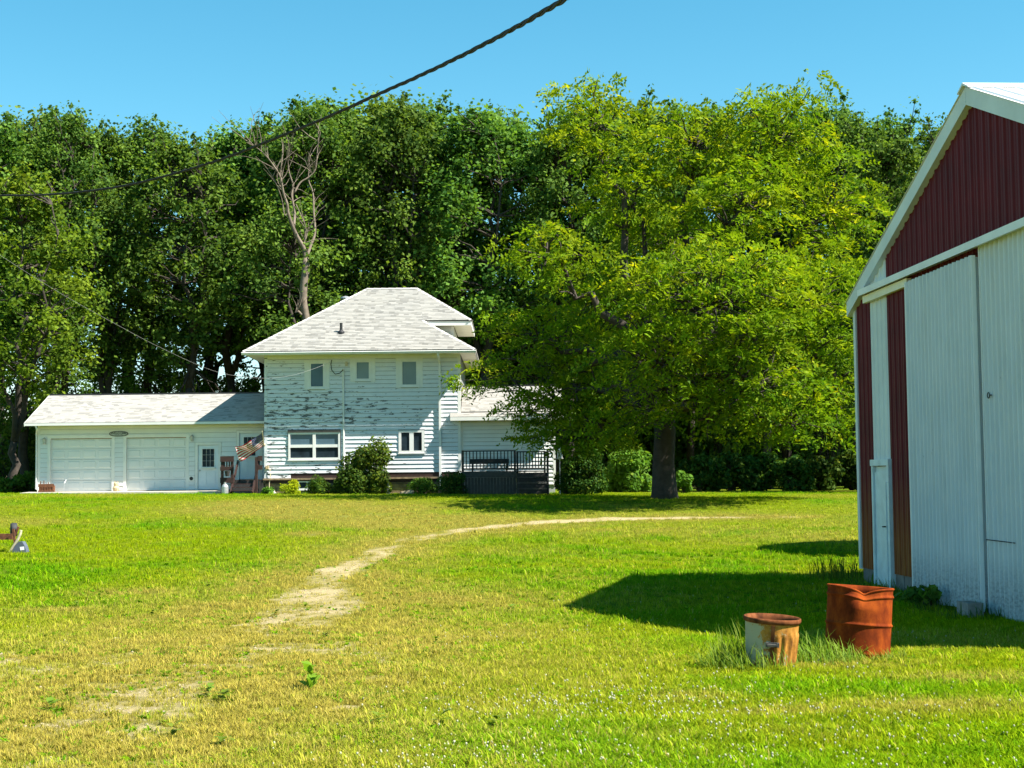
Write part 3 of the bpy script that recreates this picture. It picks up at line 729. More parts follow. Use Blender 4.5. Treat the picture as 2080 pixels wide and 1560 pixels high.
# ------------------------------------------------------------------ the garage
YG = 63.2; GX0, GX1 = at(77, 930, YG).x, HX0-.02
GZG = tz(-15, 63); GZB = at(260, 997, YG).z
gar = thing('garage', (-15, YG, GZG), 'long white attached garage with two roll-up doors and grey gable roof', 'garage')
YGE = YG-.62; ZGE = at(300, 857, YGE).z; YGR = 66.0; ZGR = at(300, 800.5, YGR).z; GXL = at(50, 861, YGE).x; YGB = 2*YGR-YGE
kg = (ZGR-ZGE)/(YGR-YGE); ZGT = ZGE-.07
part('wall', M['white_vinyl'], gar, 'box', GX0+.02, GX1, YG+.2, YGB-.6, GZG-.4, ZGT)
GD = {'d1': (103, 227, 891, 998), 'd2': (257, 378, 889, 997), 'e': (402, 444, 904, 994), 's': (486, 528, 880, 974)}
GDm = {}
for k, (u0, u1, v0, v1) in GD.items():
    x0, z1 = px(u0, v0, YG); x1, z0 = px(u1, v1, YG)
    GDm[k] = (x0, x1, (GZB if k != 's' else z0), z1)
holes = [(a-.12, b+.12, c-.3, d+.12) for (a, b, c, d) in GDm.values()]
m = MB()
for (a, b, c, d) in rects_minus((GX0+.02, GX1, GZG-.3, ZGT), [(a-.02, b+.02, c-.3, d+.02) for (a, b, c, d) in GDm.values()]): m.box(a, b, YG+.006, YG+.195, c, d)
m.build('sheathing', M['vinyl_gap'], gar)
siding(gar, YG, GX0+.10, GX1, GZB+.02, ZGT-.02, .196, holes, M['white_vinyl'], seed=11, wob=.002)
part('corner_board', M['white_trim'], gar, 'box', GX0-.01, GX0+.10, YG-.035, YG+.1, GZB, ZGT-.02)
for k in ('d1', 'd2'):
    x0, x1, z0, z1 = GDm[k]
    m = MB(); m.box(x0-.12, x0+.0, YG-.035, YG+.1, z0, z1+.12); m.box(x1, x1+.12, YG-.035, YG+.1, z0, z1+.12); m.box(x0, x1, YG-.033, YG+.1, z1, z1+.12)
    m.build('door_frame', M['white_trim'], gar)
    d = part('garage_door', M['vinyl_gap'], gar, 'box', x0, x1, YG+.095, YG+.14, z0+.01, z1)
    part('head_gap', M['bare_wood'], d, 'box', x0+.02, x1-.02, YG+.04, YG+.09, z1-.03, z1-.004)
    nr, nc = 5, 4; rh, cw = (z1-z0-.012)/nr, (x1-x0-.01)/nc
    for r_ in range(nr):
        part('rail', M['door_panel'], d, 'box', x0+.004, x1-.004, YG+.070, YG+.094, z0+.012+r_*rh+.006, z0+.012+(r_+1)*rh-.006)
        for c_ in range(nc):
            a, b = x0+c_*cw+.06, x0+(c_+1)*cw-.05; c, e_ = z0+.012+r_*rh+.07, z0+.012+(r_+1)*rh-.07
            m = MB(); m.hexa([(a, YG+.069, c), (b, YG+.069, c), (b-.0, YG+.085, c), (a, YG+.085, c), (a, YG+.069, e_), (b, YG+.069, e_), (b, YG+.085, e_), (a, YG+.085, e_)])
            m.v[0] = (a+.03, YG+.053, c+.03); m.v[1] = (b-.03, YG+.053, c+.03); m.v[4] = (a+.03, YG+.053, e_-.03); m.v[5] = (b-.03, YG+.053, e_-.03)
            m.v[0], m.v[1], m.v[4], m.v[5] = [tuple(v) for v in (m.v[0], m.v[1], m.v[4], m.v[5])]
            m.build('raised_panel', M['door_panel'], d)
def entry_door(key, name, cols, rows, gu, mat):
    x0, x1, z0, z1 = GDm[key]
    m = MB(); m.box(x0-.11, x0, YG-.034, YG+.08, z0, z1+.11); m.box(x1, x1+.11, YG-.034, YG+.08, z0, z1+.11); m.box(x0, x1, YG-.032, YG+.08, z1, z1+.11)
    f = m.build('door_frame', M['white_trim'], gar)
    d = part(name, mat, gar, 'box', x0+.012, x1-.012, YG+.02, YG+.06, z0+.02, z1-.012)
    gx0, gx1, gz0, gz1 = x0+.16, x1-.16, z0+(z1-z0)*.50, z1-.14
    window(d, gx0, gx1, gz0, gz1, YG+.018, cols, rows, .025, .028, [M['glass_dark']], name='door_window', depth=.02)
    for s_ in (0, 1):
        a = x0+.14+s_*((x1-x0)/2-.06); b = a+(x1-x0)/2-.22
        part('raised_panel', mat, d, 'box', a, b, YG+.008, YG+.0195, z0+.16, z0+(z1-z0)*.40)
    m = MB(); m.lathe((x0+.075, YG-.02, z0+(z1-z0)*.43), [(.004, -.032), (.03, -.02), (.034, 0), (.03, .02), (.004, .032)], 10); m.build('door_knob', M['grey_metal'], d)
M['door_white'] = simple('door_white', (.62, .68, .72), .45, .05, 3)
entry_door('e', 'entry_door', 3, 3, None, M['door_white']); entry_door('s', 'kitchen_door', 3, 3, None, M['door_white'])
# garage roof
GA, GB_, GC, GDp = (GXL, YGE, ZGE), (GX1+.02, YGE, ZGE), (GX1+.02, YGR, ZGR), (GXL, YGR, ZGR)
m = MB(); dn = lambda p: (p[0], p[1], p[2]-.03)
GA2, GB2 = (GXL, YGB, ZGE), (GX1+.02, YGB, ZGE)
m.poly([dn(p) for p in (GA, GB_, GC, GDp)]); m.poly([dn(p) for p in (GB2, GA2, GDp, GC)]); m.poly([(GX0+.05, YG, ZGT), (GX0+.05, YGB-.6, ZGT), (GX0+.05, YGR, ZGR-.05)])
groof = m.build('roof', M['shingle'], gar); shingles(groof, [GA, GB_, GC, GDp], seed=21); shingles(groof, [GB2, GA2, GDp, GC], seed=22)
part('ridge_vent', M['black_metal'], groof, 'box', GXL+.01, GX1, YGR-.12, YGR+.12, ZGR-.03, ZGR+.035)
m = MB(); m.hexa([(GXL-.03, YGE, ZGE-.15), (GXL+.0, YGE, ZGE-.15), (GXL, YGR, ZGR-.17), (GXL-.03, YGR, ZGR-.17), (GXL-.03, YGE, ZGE+.0), (GXL, YGE, ZGE+.0), (GXL, YGR, ZGR+.01), (GXL-.03, YGR, ZGR+.01)]); m.build('rake_board', M['white_trim'], gar)
m = MB(); m.box(GXL, GX1, YGE-.07, YGE+.015, ZGE-.115, ZGE-.015); m.build('gutter', M['white_trim'], gar)
part('soffit', M['cream'], gar, 'box', GXL+.02, GX1, YGE+.02, YG-.036, ZGT-.015, ZGT)
dsp = at(73, 868, YGE); m = MB(); m.tube([(GXL+.45, YGE-.02, ZGE-.1), (GXL+.5, YGE+.02, ZGE-.25), (GX0-.05, YG-.06, ZGE-.42), (GX0-.045, YG-.06, ZGE-.6), (GX0-.045, YG-.06, GZB+.1)], .036, 6); m.build('downspout', M['white_trim'], gar)
for (u, v) in ((90, 896), (390, 890)):
    p = at(u, v, YG-.09); m = MB(); m.lathe((p.x, p.y, p.z), [(.02, -.13), (.055, -.10), (.07, .05), (.085, .06), (.03, .13), (.01, .15)], 8, True); m.box(p.x-.05, p.x+.05, YG-.045, YG-.02, p.z-.1, p.z+.12)
    m.box(p.x-.012, p.x+.012, YG-.09, YG-.03, p.z+.07, p.z+.095); m.build('wall_lantern', M['grey_metal'], gar)
p = at(389, 972, YG); m = MB(); m.box(p.x-.12, p.x+.12, YG-.04, YG-.018, p.z-.12, p.z+.12); vb = m.build('vent_cover', M['white_trim'], gar)
m = MB(); m.tube([(p.x, YG-.055, p.z), (p.x, YG-.035, p.z)], .075, 14); m.build('vent_grille', M['black_metal'], vb)
p = at(533, 880, YG); m = MB(); m.box(p.x-.09, p.x+.02, YG-.1, YG-.02, p.z-.18, p.z+.12); m.build('junction_box', M['white_trim'], gar)
# welcome sign
p = at(241, 881, YG-.06); n = 40; m = MB()
ring = [(p.x+.40*math.copysign(abs(math.cos(t))**.8, math.cos(t)), p.z+.115*math.copysign(abs(math.sin(t))**.9, math.sin(t))) for t in [2*math.pi*k/n for k in range(n)]]
vs = [(a, YG-.055, b) for a, b in ring]+[(a, YG-.028, b) for a, b in ring]
m.add(vs, [tuple(range(n-1, -1, -1)), tuple(range(n, 2*n))]+[(k, (k+1) % n, n+(k+1) % n, n+k) for k in range(n)])
M['sign_dark'] = simple('sign_dark', (.10, .105, .10), .6, .2, 12); M['sign_face'] = simple('sign_face', (.36, .38, .37), .6, .15, 12)
sign = tag(m.build('welcome_sign', M['sign_dark'], loc=(p.x, YG-.04, p.z)), 'dark grey oval welcome plaque between the two garage doors', 'sign')
m = MB(); m.add([(p.x+(a-p.x)*.86, YG-.058, p.z+(b-p.z)*.72) for a, b in ring], [tuple(range(n-1, -1, -1))]); m.build('face', M['sign_face'], sign)
def lettering(txt, size, cx, cz, y, mat, parent):
    c = bpy.data.curves.new('lettering', 'FONT'); c.body = txt; c.size = size; c.align_x = 'CENTER'; c.align_y = 'CENTER'; c.extrude = .002; c.offset = size*.015
    o = bpy.data.objects.new('lettering_tmp', c); COL.objects.link(o); bpy.context.view_layer.update()
    me = bpy.data.meshes.new_from_object(o.evaluated_get(bpy.context.evaluated_depsgraph_get())); bpy.data.objects.remove(o); bpy.data.curves.remove(c)
    o0 = org(parent); me.transform(Matrix.Translation(Vector((cx, y, cz))-o0) @ Matrix.Rotation(R(90), 4, 'X')); me.materials.clear()
    return link('lettering', me, mat, parent)
M['sign_ink'] = simple('sign_ink', (.025, .035, .03), .6, .1, 12)
lettering('WELCOME', .135, p.x, p.z+.022, YG-.061, M['sign_ink'], sign)
part('scroll_line', M['sign_ink'], sign, 'box', p.x-.17, p.x+.18, YG-.0615, YG-.0585, p.z-.062, p.z-.048)
# concrete apron
ax0, ax1 = at(48, 1000, 62.5).x, at(452, 1000, 62).x
apron = MB(); apron.hexa([(ax0, 62.0, GZB-.25), (ax1, 61.9, GZB-.25), (ax1, YG+.06, GZB-.25), (ax0, YG+.06, GZB-.25), (ax0, 62.0, GZB-.03), (ax1, 61.9, GZB-.045), (ax1, YG+.06, GZB-.004), (ax0, YG+.06, GZB-.004)])
apron = apron.build('pavement', M['concrete']); tag(apron, 'pale concrete apron in front of the garage doors', None, None, 'structure')
NOGRASS.append((ax0, ax1, 61.95, 64))
NOGRASS.append((HX0-.1, HX1, 61.6, 64)); NOGRASS.append((-25, HX1, 63.2, 70))

# ------------------------------------------------------------------ side addition
YA = 62.12; AX0, AX1 = HX1+.0, at(1128, 930, YA).x; AZG = tz(0, 62)
add = thing('side_addition', (0, YA, AZG), 'low white side wing behind the dark deck, half hidden by leaves', 'house')
YAE = YA-.5; ZAE = at(960, 846.5, YAE).z; YAR = 64.6; ZAR = at(1000, 784, YAR).z; ZAT = ZAE-.09
part('wall', M['vinyl_gap'], add, 'box', AX0+.03, AX1-.02, YA+.006, 67.0, AZG-.3, ZAT+.02)
siding(add, YA, AX0+.11, AX1-.09, AZG+.35, ZAT-.0, .16, [], M['white_vinyl'], seed=31)
part('corner_board', M['white_trim'], add, 'box', AX0+.025, AX0+.11, YA-.05, YA+.1, AZG+.3, ZAT)
part('corner_board', M['white_trim'], add, 'box', AX1-.09, AX1+.01, YA-.035, YA+.1, AZG+.3, ZAT)
part('foundation', M['concrete_dark'], add, 'box', AX0+.03, AX1-.03, YA+.02, 66.9, AZG-.5, AZG+.35)
xa0 = at(914, 848, YAE).x; xa1 = AX1+.35
a, b, c, d = (xa0, YAE, ZAE), (xa1, YAE, ZAE), (xa1, YAR, ZAR), (HX1+.03, YAR, ZAR)
a_, b_ = (xa0+.5, 2*YAR-YAE, ZAE), (xa1, 2*YAR-YAE, ZAE)
m = MB(); dn = lambda p: (p[0], p[1], p[2]-.03)
m.poly([dn(p) for p in (a, b, c, d)]); m.poly([dn(p) for p in (b_, a_, d, c)]); m.poly([(AX1-.03, YA, ZAT), (AX1-.03, 67, ZAT), (AX1-.03, YAR, ZAR-.05)])
aroof = m.build('roof', M['shingle'], add); shingles(aroof, [(HX1+.03, YA-.04, ZAE+(ZAR-ZAE)*(YA-.04-YAE)/(YAR-YAE)), (xa1, YA-.04, ZAE+(ZAR-ZAE)*(YA-.04-YAE)/(YAR-YAE)), c, d], seed=33)
shingles(aroof, [a, b, (xa1, YF-.04, ZAE+(ZAR-ZAE)*(YF-.04-YAE)/(YAR-YAE)), (xa0, YF-.04, ZAE+(ZAR-ZAE)*(YF-.04-YAE)/(YAR-YAE))], seed=34)
part('ridge_vent', M['black_metal'], aroof, 'box', HX1+.04, xa1, YAR-.1, YAR+.1, ZAR-.03, ZAR+.03)
part('fascia', M['white_trim'], add, 'box', xa0+.01, xa1-.01, YAE-.03, YAE+.02, ZAE-.15, ZAE-.012)
part('soffit', M['cream'], add, 'box', xa0+.02, xa1-.02, YAE+.025, YF-.04, ZAT-.03, ZAT-.012)

# ------------------------------------------------------------------ deck with railing, steps and bench
YD = 60.3
dx0, dx1, dx2 = at(937, 950, YD).x, at(1046, 950, YD).x, at(1110, 950, YD).x
DZ = at(990, 957, YD).z; DG = tz((dx0+dx2)/2, 60); RZ = at(990, 916, YD).z
deck = thing('wooden_deck', ((dx0+dx2)/2, YD, DG), 'dark weathered wooden deck with railing and steps beside the white wing', 'deck')
m = MB(); x = dx0
while x < dx2-.02: part('deck_board', M['grey_wood'], deck, 'box', x, min(x+.135, dx2), YD, YA-.06, DZ-.035, DZ); x += .142
part('rim_joist', M['grey_wood'], deck, 'box', dx0, dx1+.05, YD-.045, YD-.002, DZ-.25, DZ-.037)
x = dx0
while x < dx1: part('skirt_board', M['grey_wood'], deck, 'box', x, x+.118, YD-.03+random.uniform(-.005, .005), YD-.005, DG-.05, DZ-.255); x += .127
def railing(parent, p0, p1, zb, zt, n, mat, post=.09):
    p0, p1 = Vector(p0), Vector(p1); d = p1-p0
    for p in (p0, p1): part('post', mat, parent, 'box', p.x-post/2, p.x+post/2, p.y-post/2, p.y+post/2, zb-.3, zt+.03)
    e = d.normalized()*post*.52; lift = Vector((0, 0, 1))
    for (z_, h) in ((zt, .05), (zb+.1, .045)):
        m = MB(); m.bar(Vector((p0.x, p0.y, z_))+e, Vector((p1.x, p1.y, z_))-e, .06, h); m.build('rail', mat, parent)
    for k in range(1, n):
        q = p0+d*(k/n); part('baluster', mat, parent, 'box', q.x-.02, q.x+.02, q.y-.02, q.y+.02, zb+.124, zt-.027)
M['deck_dark'] = simple('deck_dark', (.030, .029, .027), .8, .35, 8, bumps=.3)
railing(deck, (dx0+.06, YD+.06, 0), (dx1, YD+.06, 0), DZ, RZ, 15, M['deck_dark'])
railing(deck, (dx1+.10, YD+.9, 0), (dx2-.05, YD+.9, 0), DZ, RZ-.03, 9, M['deck_dark'], .08)
sh = (DZ-DG)/4
for k in range(4):
    zt2 = DZ-sh*k-(.0 if k else .04); y1 = YD-.05-.28*k
    if k: part('step', M['grey_wood'], deck, 'box', dx1+.04, dx2+.02, y1-.0, y1+.30, zt2-.04, zt2)
    part('riser', M['deck_dark'], deck, 'box', dx1+.06, dx2, y1-.03 if k == 0 else y1+.02, y1-.006 if k == 0 else y1+.04, zt2-sh+.002, zt2-.042)
m = MB(); m.hexa([(dx2+.03, YD-1.1, DG-.05), (dx2+.07, YD-1.1, DG-.05), (dx2+.07, YD, DG-.05), (dx2+.03, YD, DG-.05), (dx2+.03, YD-1.1, DG+.12), (dx2+.07, YD-1.1, DG+.12), (dx2+.07, YD, DZ), (dx2+.03, YD, DZ)]); m.build('stringer', M['deck_dark'], deck)
part('newel_post', M['deck_dark'], deck, 'box', dx2+.0, dx2+.09, YD-.1, YD-.01, DG-.05, RZ+.0)
bx0, bx1 = at(955, 950, 61.2).x, at(1034, 950, 61.2).x
bench = thing('bench', ((bx0+bx1)/2, 61.3, DZ), 'low dark plank bench standing on the deck behind the balusters', 'bench')
part('seat', M['deck_dark'], bench, 'box', bx0, bx1, 61.1, 61.45, DZ+.30, DZ+.36)
part('backrest', M['deck_dark'], bench, 'box', bx0, bx1, 61.42, 61.47, DZ+.361, DZ+.50)
for x in (bx0+.06, bx1-.12):
    for y_ in (61.12, 61.36): part('leg', M['deck_dark'], bench, 'box', x, x+.06, y_, y_+.06, DZ, DZ+.30)
NOGRASS.append((dx0, dx2, YD-1.0, 63))

# ------------------------------------------------------------------ entry stoop between garage and house
sx0, sx1, sx2, sx3 = at(450, 970, 61.7).x, at(473, 970, 61.7).x, at(516, 970, 61.7).x, HX0-.05
SZ = GDm['s'][2]-.02; SG = tz(sx1, 62)
stoop = thing('entry_stoop', ((sx0+sx3)/2, 62.2, SG), 'small dark brown wooden stoop with steps below the flag', 'steps')
x = sx0
while x < sx3: part('deck_board', M['dark_wood'], stoop, 'box', x, min(x+.13, sx3), 61.95, YG-.05, SZ-.035, SZ); x += .136
for k in range(3):
    z_ = SZ-(k+1)*(SZ-SG)/4; part('step', M['dark_wood'], stoop, 'box', sx1+.02, sx2, 61.93-.26*(k+1), 61.92-.26*k+.02, z_-.04, z_)
    part('riser', M['black_metal'] if k > 5 else M['deck_dark'], stoop, 'box', sx1+.03, sx2-.01, 61.93-.26*k, 61.945-.26*k, z_, z_+(SZ-SG)/4-.042)
rt = at(460, 931, 61.6).z
for x in (sx0+.04, sx1-.02): part('post', M['dark_wood'], stoop, 'box', x-.05, x+.05, 61.6, 61.7, SG-.05, rt)
for (v0, v1) in ((927, 938), (948, 956), (970, 981)):
    part('rail', M['dark_wood'], stoop, 'box', sx0-.03, sx1+.06, 61.56, 61.598, at(460, v1, 61.6).z, at(460, v0, 61.6).z)
for f_ in (.28, .5, .72):
    x = sx0+(sx1-sx0)*f_; part('slat', M['dark_wood'], stoop, 'box', x-.028, x+.028, 61.605, 61.63, at(460, 950, 61.6).z, rt-.05)
m = MB(); m.bar((sx1+.07, 62.5, rt-.1), (sx1-.02, 61.3, SG+.02), .05, .13); m.build('stringer', M['dark_wood'], stoop)
m = MB(); m.bar((sx2+.12, 62.3, rt), (sx2+.0, 61.35, SG+.02), .06, .13); m.build('stringer', M['dark_wood'], stoop)
part('post', M['dark_wood'], stoop, 'box', sx2+.05, sx2+.15, 61.62, 61.72, SG-.05, rt+.04)
for (v0, v1) in ((926, 936), (945, 954)):
    part('rail', M['dark_wood'], stoop, 'box', sx2+.16, sx3, 61.63, 61.69, at(525, v1, 61.6).z, at(525, v0, 61.6).z)
x = sx2+.16
while x < sx3-.05: part('skirt_board', M['deck_dark'], stoop, 'box', x, min(x+.12, sx3), 61.9, 61.93, SG-.05, SZ-.04); x += .126
NOGRASS.append((sx0, sx3, 61.2, 64))
# bucket hanging on the railing and jug at the foot
p = at(462, 962, 61.5); m = MB(); m.lathe((p.x, 61.47, p.z), [(.012, -.11), (.075, -.11), (.115, .10), (.12, .105), (.105, .10), (.07, -.08)], 16)
tag(m.build('bucket', M['deck_dark'], loc=(p.x, 61.47, p.z-.11)), 'small dark pail hanging on the brown stoop railing', 'bucket')
p = at(457, 998, 61.35); zg = tz(p.x, 61.35)
m = MB(); m.lathe((p.x, 61.35, zg), [(.01, -.01), (.13, -.01), (.14, .03), (.14, .28), (.11, .35), (.045, .40), (.045, .46), (.055, .465), (.01, .47)], 18)
tag(m.build('milk_jug', M['grey_metal'], loc=(p.x, 61.35, zg)), 'pale grey milk can on the ground at the foot of the stoop', 'jug')
# flag on the corner of the house
Hh = [at(533, 879, 61.25), at(536, 904, 61.8), at(477, 909, 61.0), at(488, 936, 61.5)]
nu, nv = 30, 16; V, T = [], []
for j in range(nv+1):
    for i in range(nu+1):
        u_, v_ = i/nu, j/nv
        p = (Hh[0]*(1-u_)+Hh[2]*u_)*(1-v_)+(Hh[1]*(1-u_)+Hh[3]*u_)*v_
        p = p+Vector((0, .07*math.sin(u_*9+v_*3)*u_**.5, -.10*math.sin(math.pi*u_)*(.6)+.05*math.sin(u_*7+v_*5)*u_)); V.append(p[:]); T.append((u_, v_, 0))
q = [(j*(nu+1)+i, j*(nu+1)+i+1, (j+1)*(nu+1)+i+1, (j+1)*(nu+1)+i) for j in range(nv) for i in range(nu)]
p0 = at(537, 904, YF-.03)
flag = thing('flag', p0, 'striped flag with dark blue canton hanging from the house corner', 'flag')
link('cloth', np_mesh('cloth', np.array(V)-np.array(p0), np.array(q), {'tint': np.array(T)}, smooth=True), M['flag'], flag)
m = MB(); m.tube([p0, Hh[1], Hh[0], Hh[0]+(Hh[0]-Hh[1])*.12], .014, 8); m.build('pole', M['bone'], flag)
m = MB(); m.tube([p0+Vector((0, .03, -.05)), p0+Vector((0, -.05, .05))], .03, 8); m.build('bracket', M['bone'], flag)
# ------------------------------------------------------------------ the barn (its gable wall runs almost straight away from the camera)
_dx, _ = ray(859, 977.5); BD = Vector((-_dx, -1, 0)).normalized(); BN = Vector((BD.y, -BD.x, 0))     # along the wall towards us, out of the wall
if BN.x > 0: BN = -BN
BC = at(1746, 900, 25.2); BC.z = 0
def bw(s, n, z): return BC + BD*s + BN*n + Vector((0, 0, z))
def bpx(u, v, n0=0.0):
    dx, dz = ray(u, v); d = Vector((dx, 1, dz)); o = Vector((0, 0, EYE))
    t = (n0 - (o-BC).dot(BN))/d.dot(BN); p = o+d*t
    return (p-BC).dot(BD), p.z
BG = tz(BC.x, BC.y)
barn = thing('pole_barn', (BC.x, BC.y, BG), 'tall red and white corrugated steel barn with sliding doors', 'barn')
sP, zP = bpx(1976, 182); zEv = bpx(1740, 606)[1]; W = 2*sP; kb = (zP-zEv)/sP
def rake(s): return zP - abs(s-sP)*kb
BLEN = 16.0
e1, e2, e3 = bpx(1773.5, 835)[0], bpx(1807.5, 835)[0], bpx(1845, 835)[0]
zb = bpx(1790, 1160)[1]; 
RIB = .2286
def sheet(parent, name, mat, s0, s1, z0, ztop, n=0.0, depth=.022, pitch=RIB, ph=0.0, ends=False, wave=0.0, lean=0.0):
    """one ribbed steel sheet on the gable wall, cut to the roof slope when ztop is a function"""
    prof = []; s = s0; k = math.floor((s0-ph)/pitch)
    marks = [s0, s1]
    while True:
        c = ph+k*pitch
        if c-.05 > s1: break
        for (o_, d_) in ((-.038, 0), (-.016, depth), (.016, depth), (.038, 0)):
            if s0 < c+o_ < s1: prof.append((c+o_, d_))
        if s0 < c+pitch/2 < s1: prof += [(c+pitch/2-.018, 0), (c+pitch/2, depth*.3), (c+pitch/2+.018, 0)]
        k += 1
    prof = [(s0, 0)]+sorted(p for p in prof if s0 < p[0] < s1)+[(s1, 0)]
    if callable(ztop) and s0 < sP < s1: prof = sorted(prof+[(sP, 0)])
    m = MB(); vs = []
    for (q, d_) in prof:
        t = ztop(q) if callable(ztop) else ztop
        b0 = z0(q) if callable(z0) else z0
        zs = [b0, b0+(t-b0)*.5, t]
        for z_ in zs: vs.append(bw(q+lean*(t-z_), n+d_+wave*math.sin(q*5+z_*2), z_))
    fs = []
    for i in range(len(prof)-1):
        for j in range(2): fs.append((i*3+j, (i+1)*3+j, (i+1)*3+j+1, i*3+j+1))
    m.add(vs, fs); return m.build(name, mat, parent)
red, wht = M['barn_red'], M['steel_white']
ST = .002
zH = lambda s: zHl(s)
h0 = bpx(1746, 596, .0); h1 = bpx(2078, 455, .0); zHood = (h0[1]+h1[1])/2
for (a, b, mat) in ((0.0, e1, red), (e1, e2, wht), (e2, e3+.25, red)):
    if mat is wht:
        dtop = bpx(1794, 946)[1]
        sheet(barn, 'siding_sheet', mat, a, b, dtop+.0, lambda s: rake(s)-.02, ph=a+.115)
    else: sheet(barn, 'siding_sheet', mat, a, b, zb, (lambda s: rake(s)-.02), ph=a+.115)
s = e3+.25; k = 0
while s < W-.01:
    s2 = min(s+.9144, W); sheet(barn, 'siding_sheet', red, s, s2, zHood-.12, lambda q: rake(q)-.02, ph=s+.115); s = s2; k += 1
# inner shell so that no daylight shows through
m = MB(); m.poly([bw(0, -.05, BG-.2), bw(W, -.05, BG-.2), bw(W, -.05, zEv-.05), bw(sP, -.05, zP-.06), bw(0, -.05, zEv-.05)]); 
m.poly([bw(0, -BLEN, BG-.2), bw(W, -BLEN, BG-.2), bw(W, -BLEN, zEv), bw(sP, -BLEN, zP), bw(0, -BLEN, zEv)])
for s in (0.0, W): m.quad(bw(s, -.05, BG-.3), bw(s, -BLEN, BG-.3), bw(s, -BLEN, zEv), bw(s, -.05, zEv))
m.build('shell', red, barn)
# sliding doors
rsd = random.Random(3)
dL1 = bpx(1982, 835)[0]; dzb0, dzb1 = bpx(1856, 1222, .12)[1], bpx(1998, 1241, .12)[1]
ztL = bpx(1845, 572, .12)[1]; ztR = zHood+.02
def door(name, s0, s1, n0, zbf, zt, lab):
    d = thing_part(name)
    s = s0
    while s < s1-.02:
        s2 = min(s+.9144, s1)
        sheet(d, 'door_sheet', M['door_steel'], s, s2, zbf, zt, n=n0, pitch=.1524, ph=s+.076, depth=.034, wave=.004); s = s2
    return d
def thing_part(name):
    o = bpy.data.objects.new(name, None); COL.objects.link(o); o.parent = barn; ORG[o.name] = org(barn); return o
def dl_bottom(q): return dzb0+(dzb1-dzb0)*(q-e3)/(dL1-e3)+.012*math.sin(q*3.1)
e3r = e3; e3 = bpx(1846, 835, .13)[0]; dL1 = bpx(1982, 835, .13)[0]
ld = door('sliding_door', e3, dL1, .12, dl_bottom, ztL, None)
m = MB(); m.hexa([bw(e3+.01, .04, dzb0+.03), bw(dL1-.002, .04, dzb1+.03), bw(dL1-.002, .115, dzb1+.03), bw(e3+.01, .115, dzb0+.03), bw(e3+.01, .04, ztL-.02), bw(dL1-.002, .04, ztL-.02), bw(dL1-.002, .115, ztL-.02), bw(e3+.01, .115, ztL-.02)]); m.build('door_core', M['door_steel'], ld)
for (s, w_) in ((e3-.012, .03), (dL1, .04)):
    m = MB(); z0_ = dl_bottom(s); m.hexa([bw(s-w_*.5, .085, z0_), bw(s+w_*.5, .085, z0_), bw(s+w_*.5, .14, z0_), bw(s-w_*.5, .14, z0_), bw(s-w_*.5, .085, ztL), bw(s+w_*.5, .085, ztL), bw(s+w_*.5, .14, ztL), bw(s-w_*.5, .14, ztL)]); m.build('edge_trim', M['hood_white'], ld)
dr0 = dL1+.03; rbz = bpx(2070, 1262, .03)[1]
rd = door('sliding_door', dr0+.05, dr0+3.6, .03, lambda q: rbz+.012*math.sin(q*2.3+1), ztR, None)
m = MB(); m.hexa([bw(dr0+.02, .022, rbz), bw(dr0+.055, .022, rbz), bw(dr0+.055, .058, rbz), bw(dr0+.02, .058, rbz), bw(dr0+.02, .022, ztR), bw(dr0+.055, .022, ztR), bw(dr0+.055, .058, ztR), bw(dr0+.02, .058, ztR)]); m.build('edge_trim', M['hood_white'], rd)
# rows of screws and the pull ring
m = MB()
for (u0, v0, u1, v1, n0, dd) in ((1852, 828, 1972, 809.5, .135, ld), (1855, 957.5, 1976, 955, .135, ld), (1871, 694, 1966, 666, .135, ld), (1878, 1090, 1983, 1101, .135, ld)):
    sa, za = bpx(u0, v0, n0); sb, zb2 = bpx(u1, v1, n0); zz_ = (za+zb2)/2; q = e3+.076
    while q < dL1-.03:
        p = bw(q, n0-.011, zz_+rsd.uniform(-.006, .006)); m.bar(p, p+BN*.014, .016, .016); q += .1524
m.build('screws', M['black_metal'], ld)['kind'] = 'stuff'
m = MB()
for (u0, v0) in ((1999, 803), (2005, 951), (1990, 664)):
    zz_ = bpx(u0, v0, .05)[1]; q = dr0+.13
    while q < dr0+3.5:
        p = bw(q, .037, zz_+rsd.uniform(-.006, .006)); m.bar(p, p+BN*.014, .016, .016); q += .1524
m.build('screws', M['black_metal'], rd)['kind'] = 'stuff'
sr, zr = bpx(2010, 803, .06); c = bw(sr, .055, zr); m = MB(); m.tube([c+BD*(.035*math.cos(t))+Vector((0, 0, .035*math.sin(t)))+BN*.02 for t in [2*math.pi*k/12 for k in range(13)]], .007, 6); m.tube([c+BD*.03, c+BD*.09+BN*.02], .01, 6); m.build('pull_ring', M['black_metal'], rd)
cs = [bpx(u, v, .06) for (u, v) in ((2004, 1096), (2030, 1099), (2062, 1103))]; m = MB(); m.tube([bw(a, .062, b) for a, b in cs], .007, 5); m.build('latch_chain', M['black_metal'], rd)
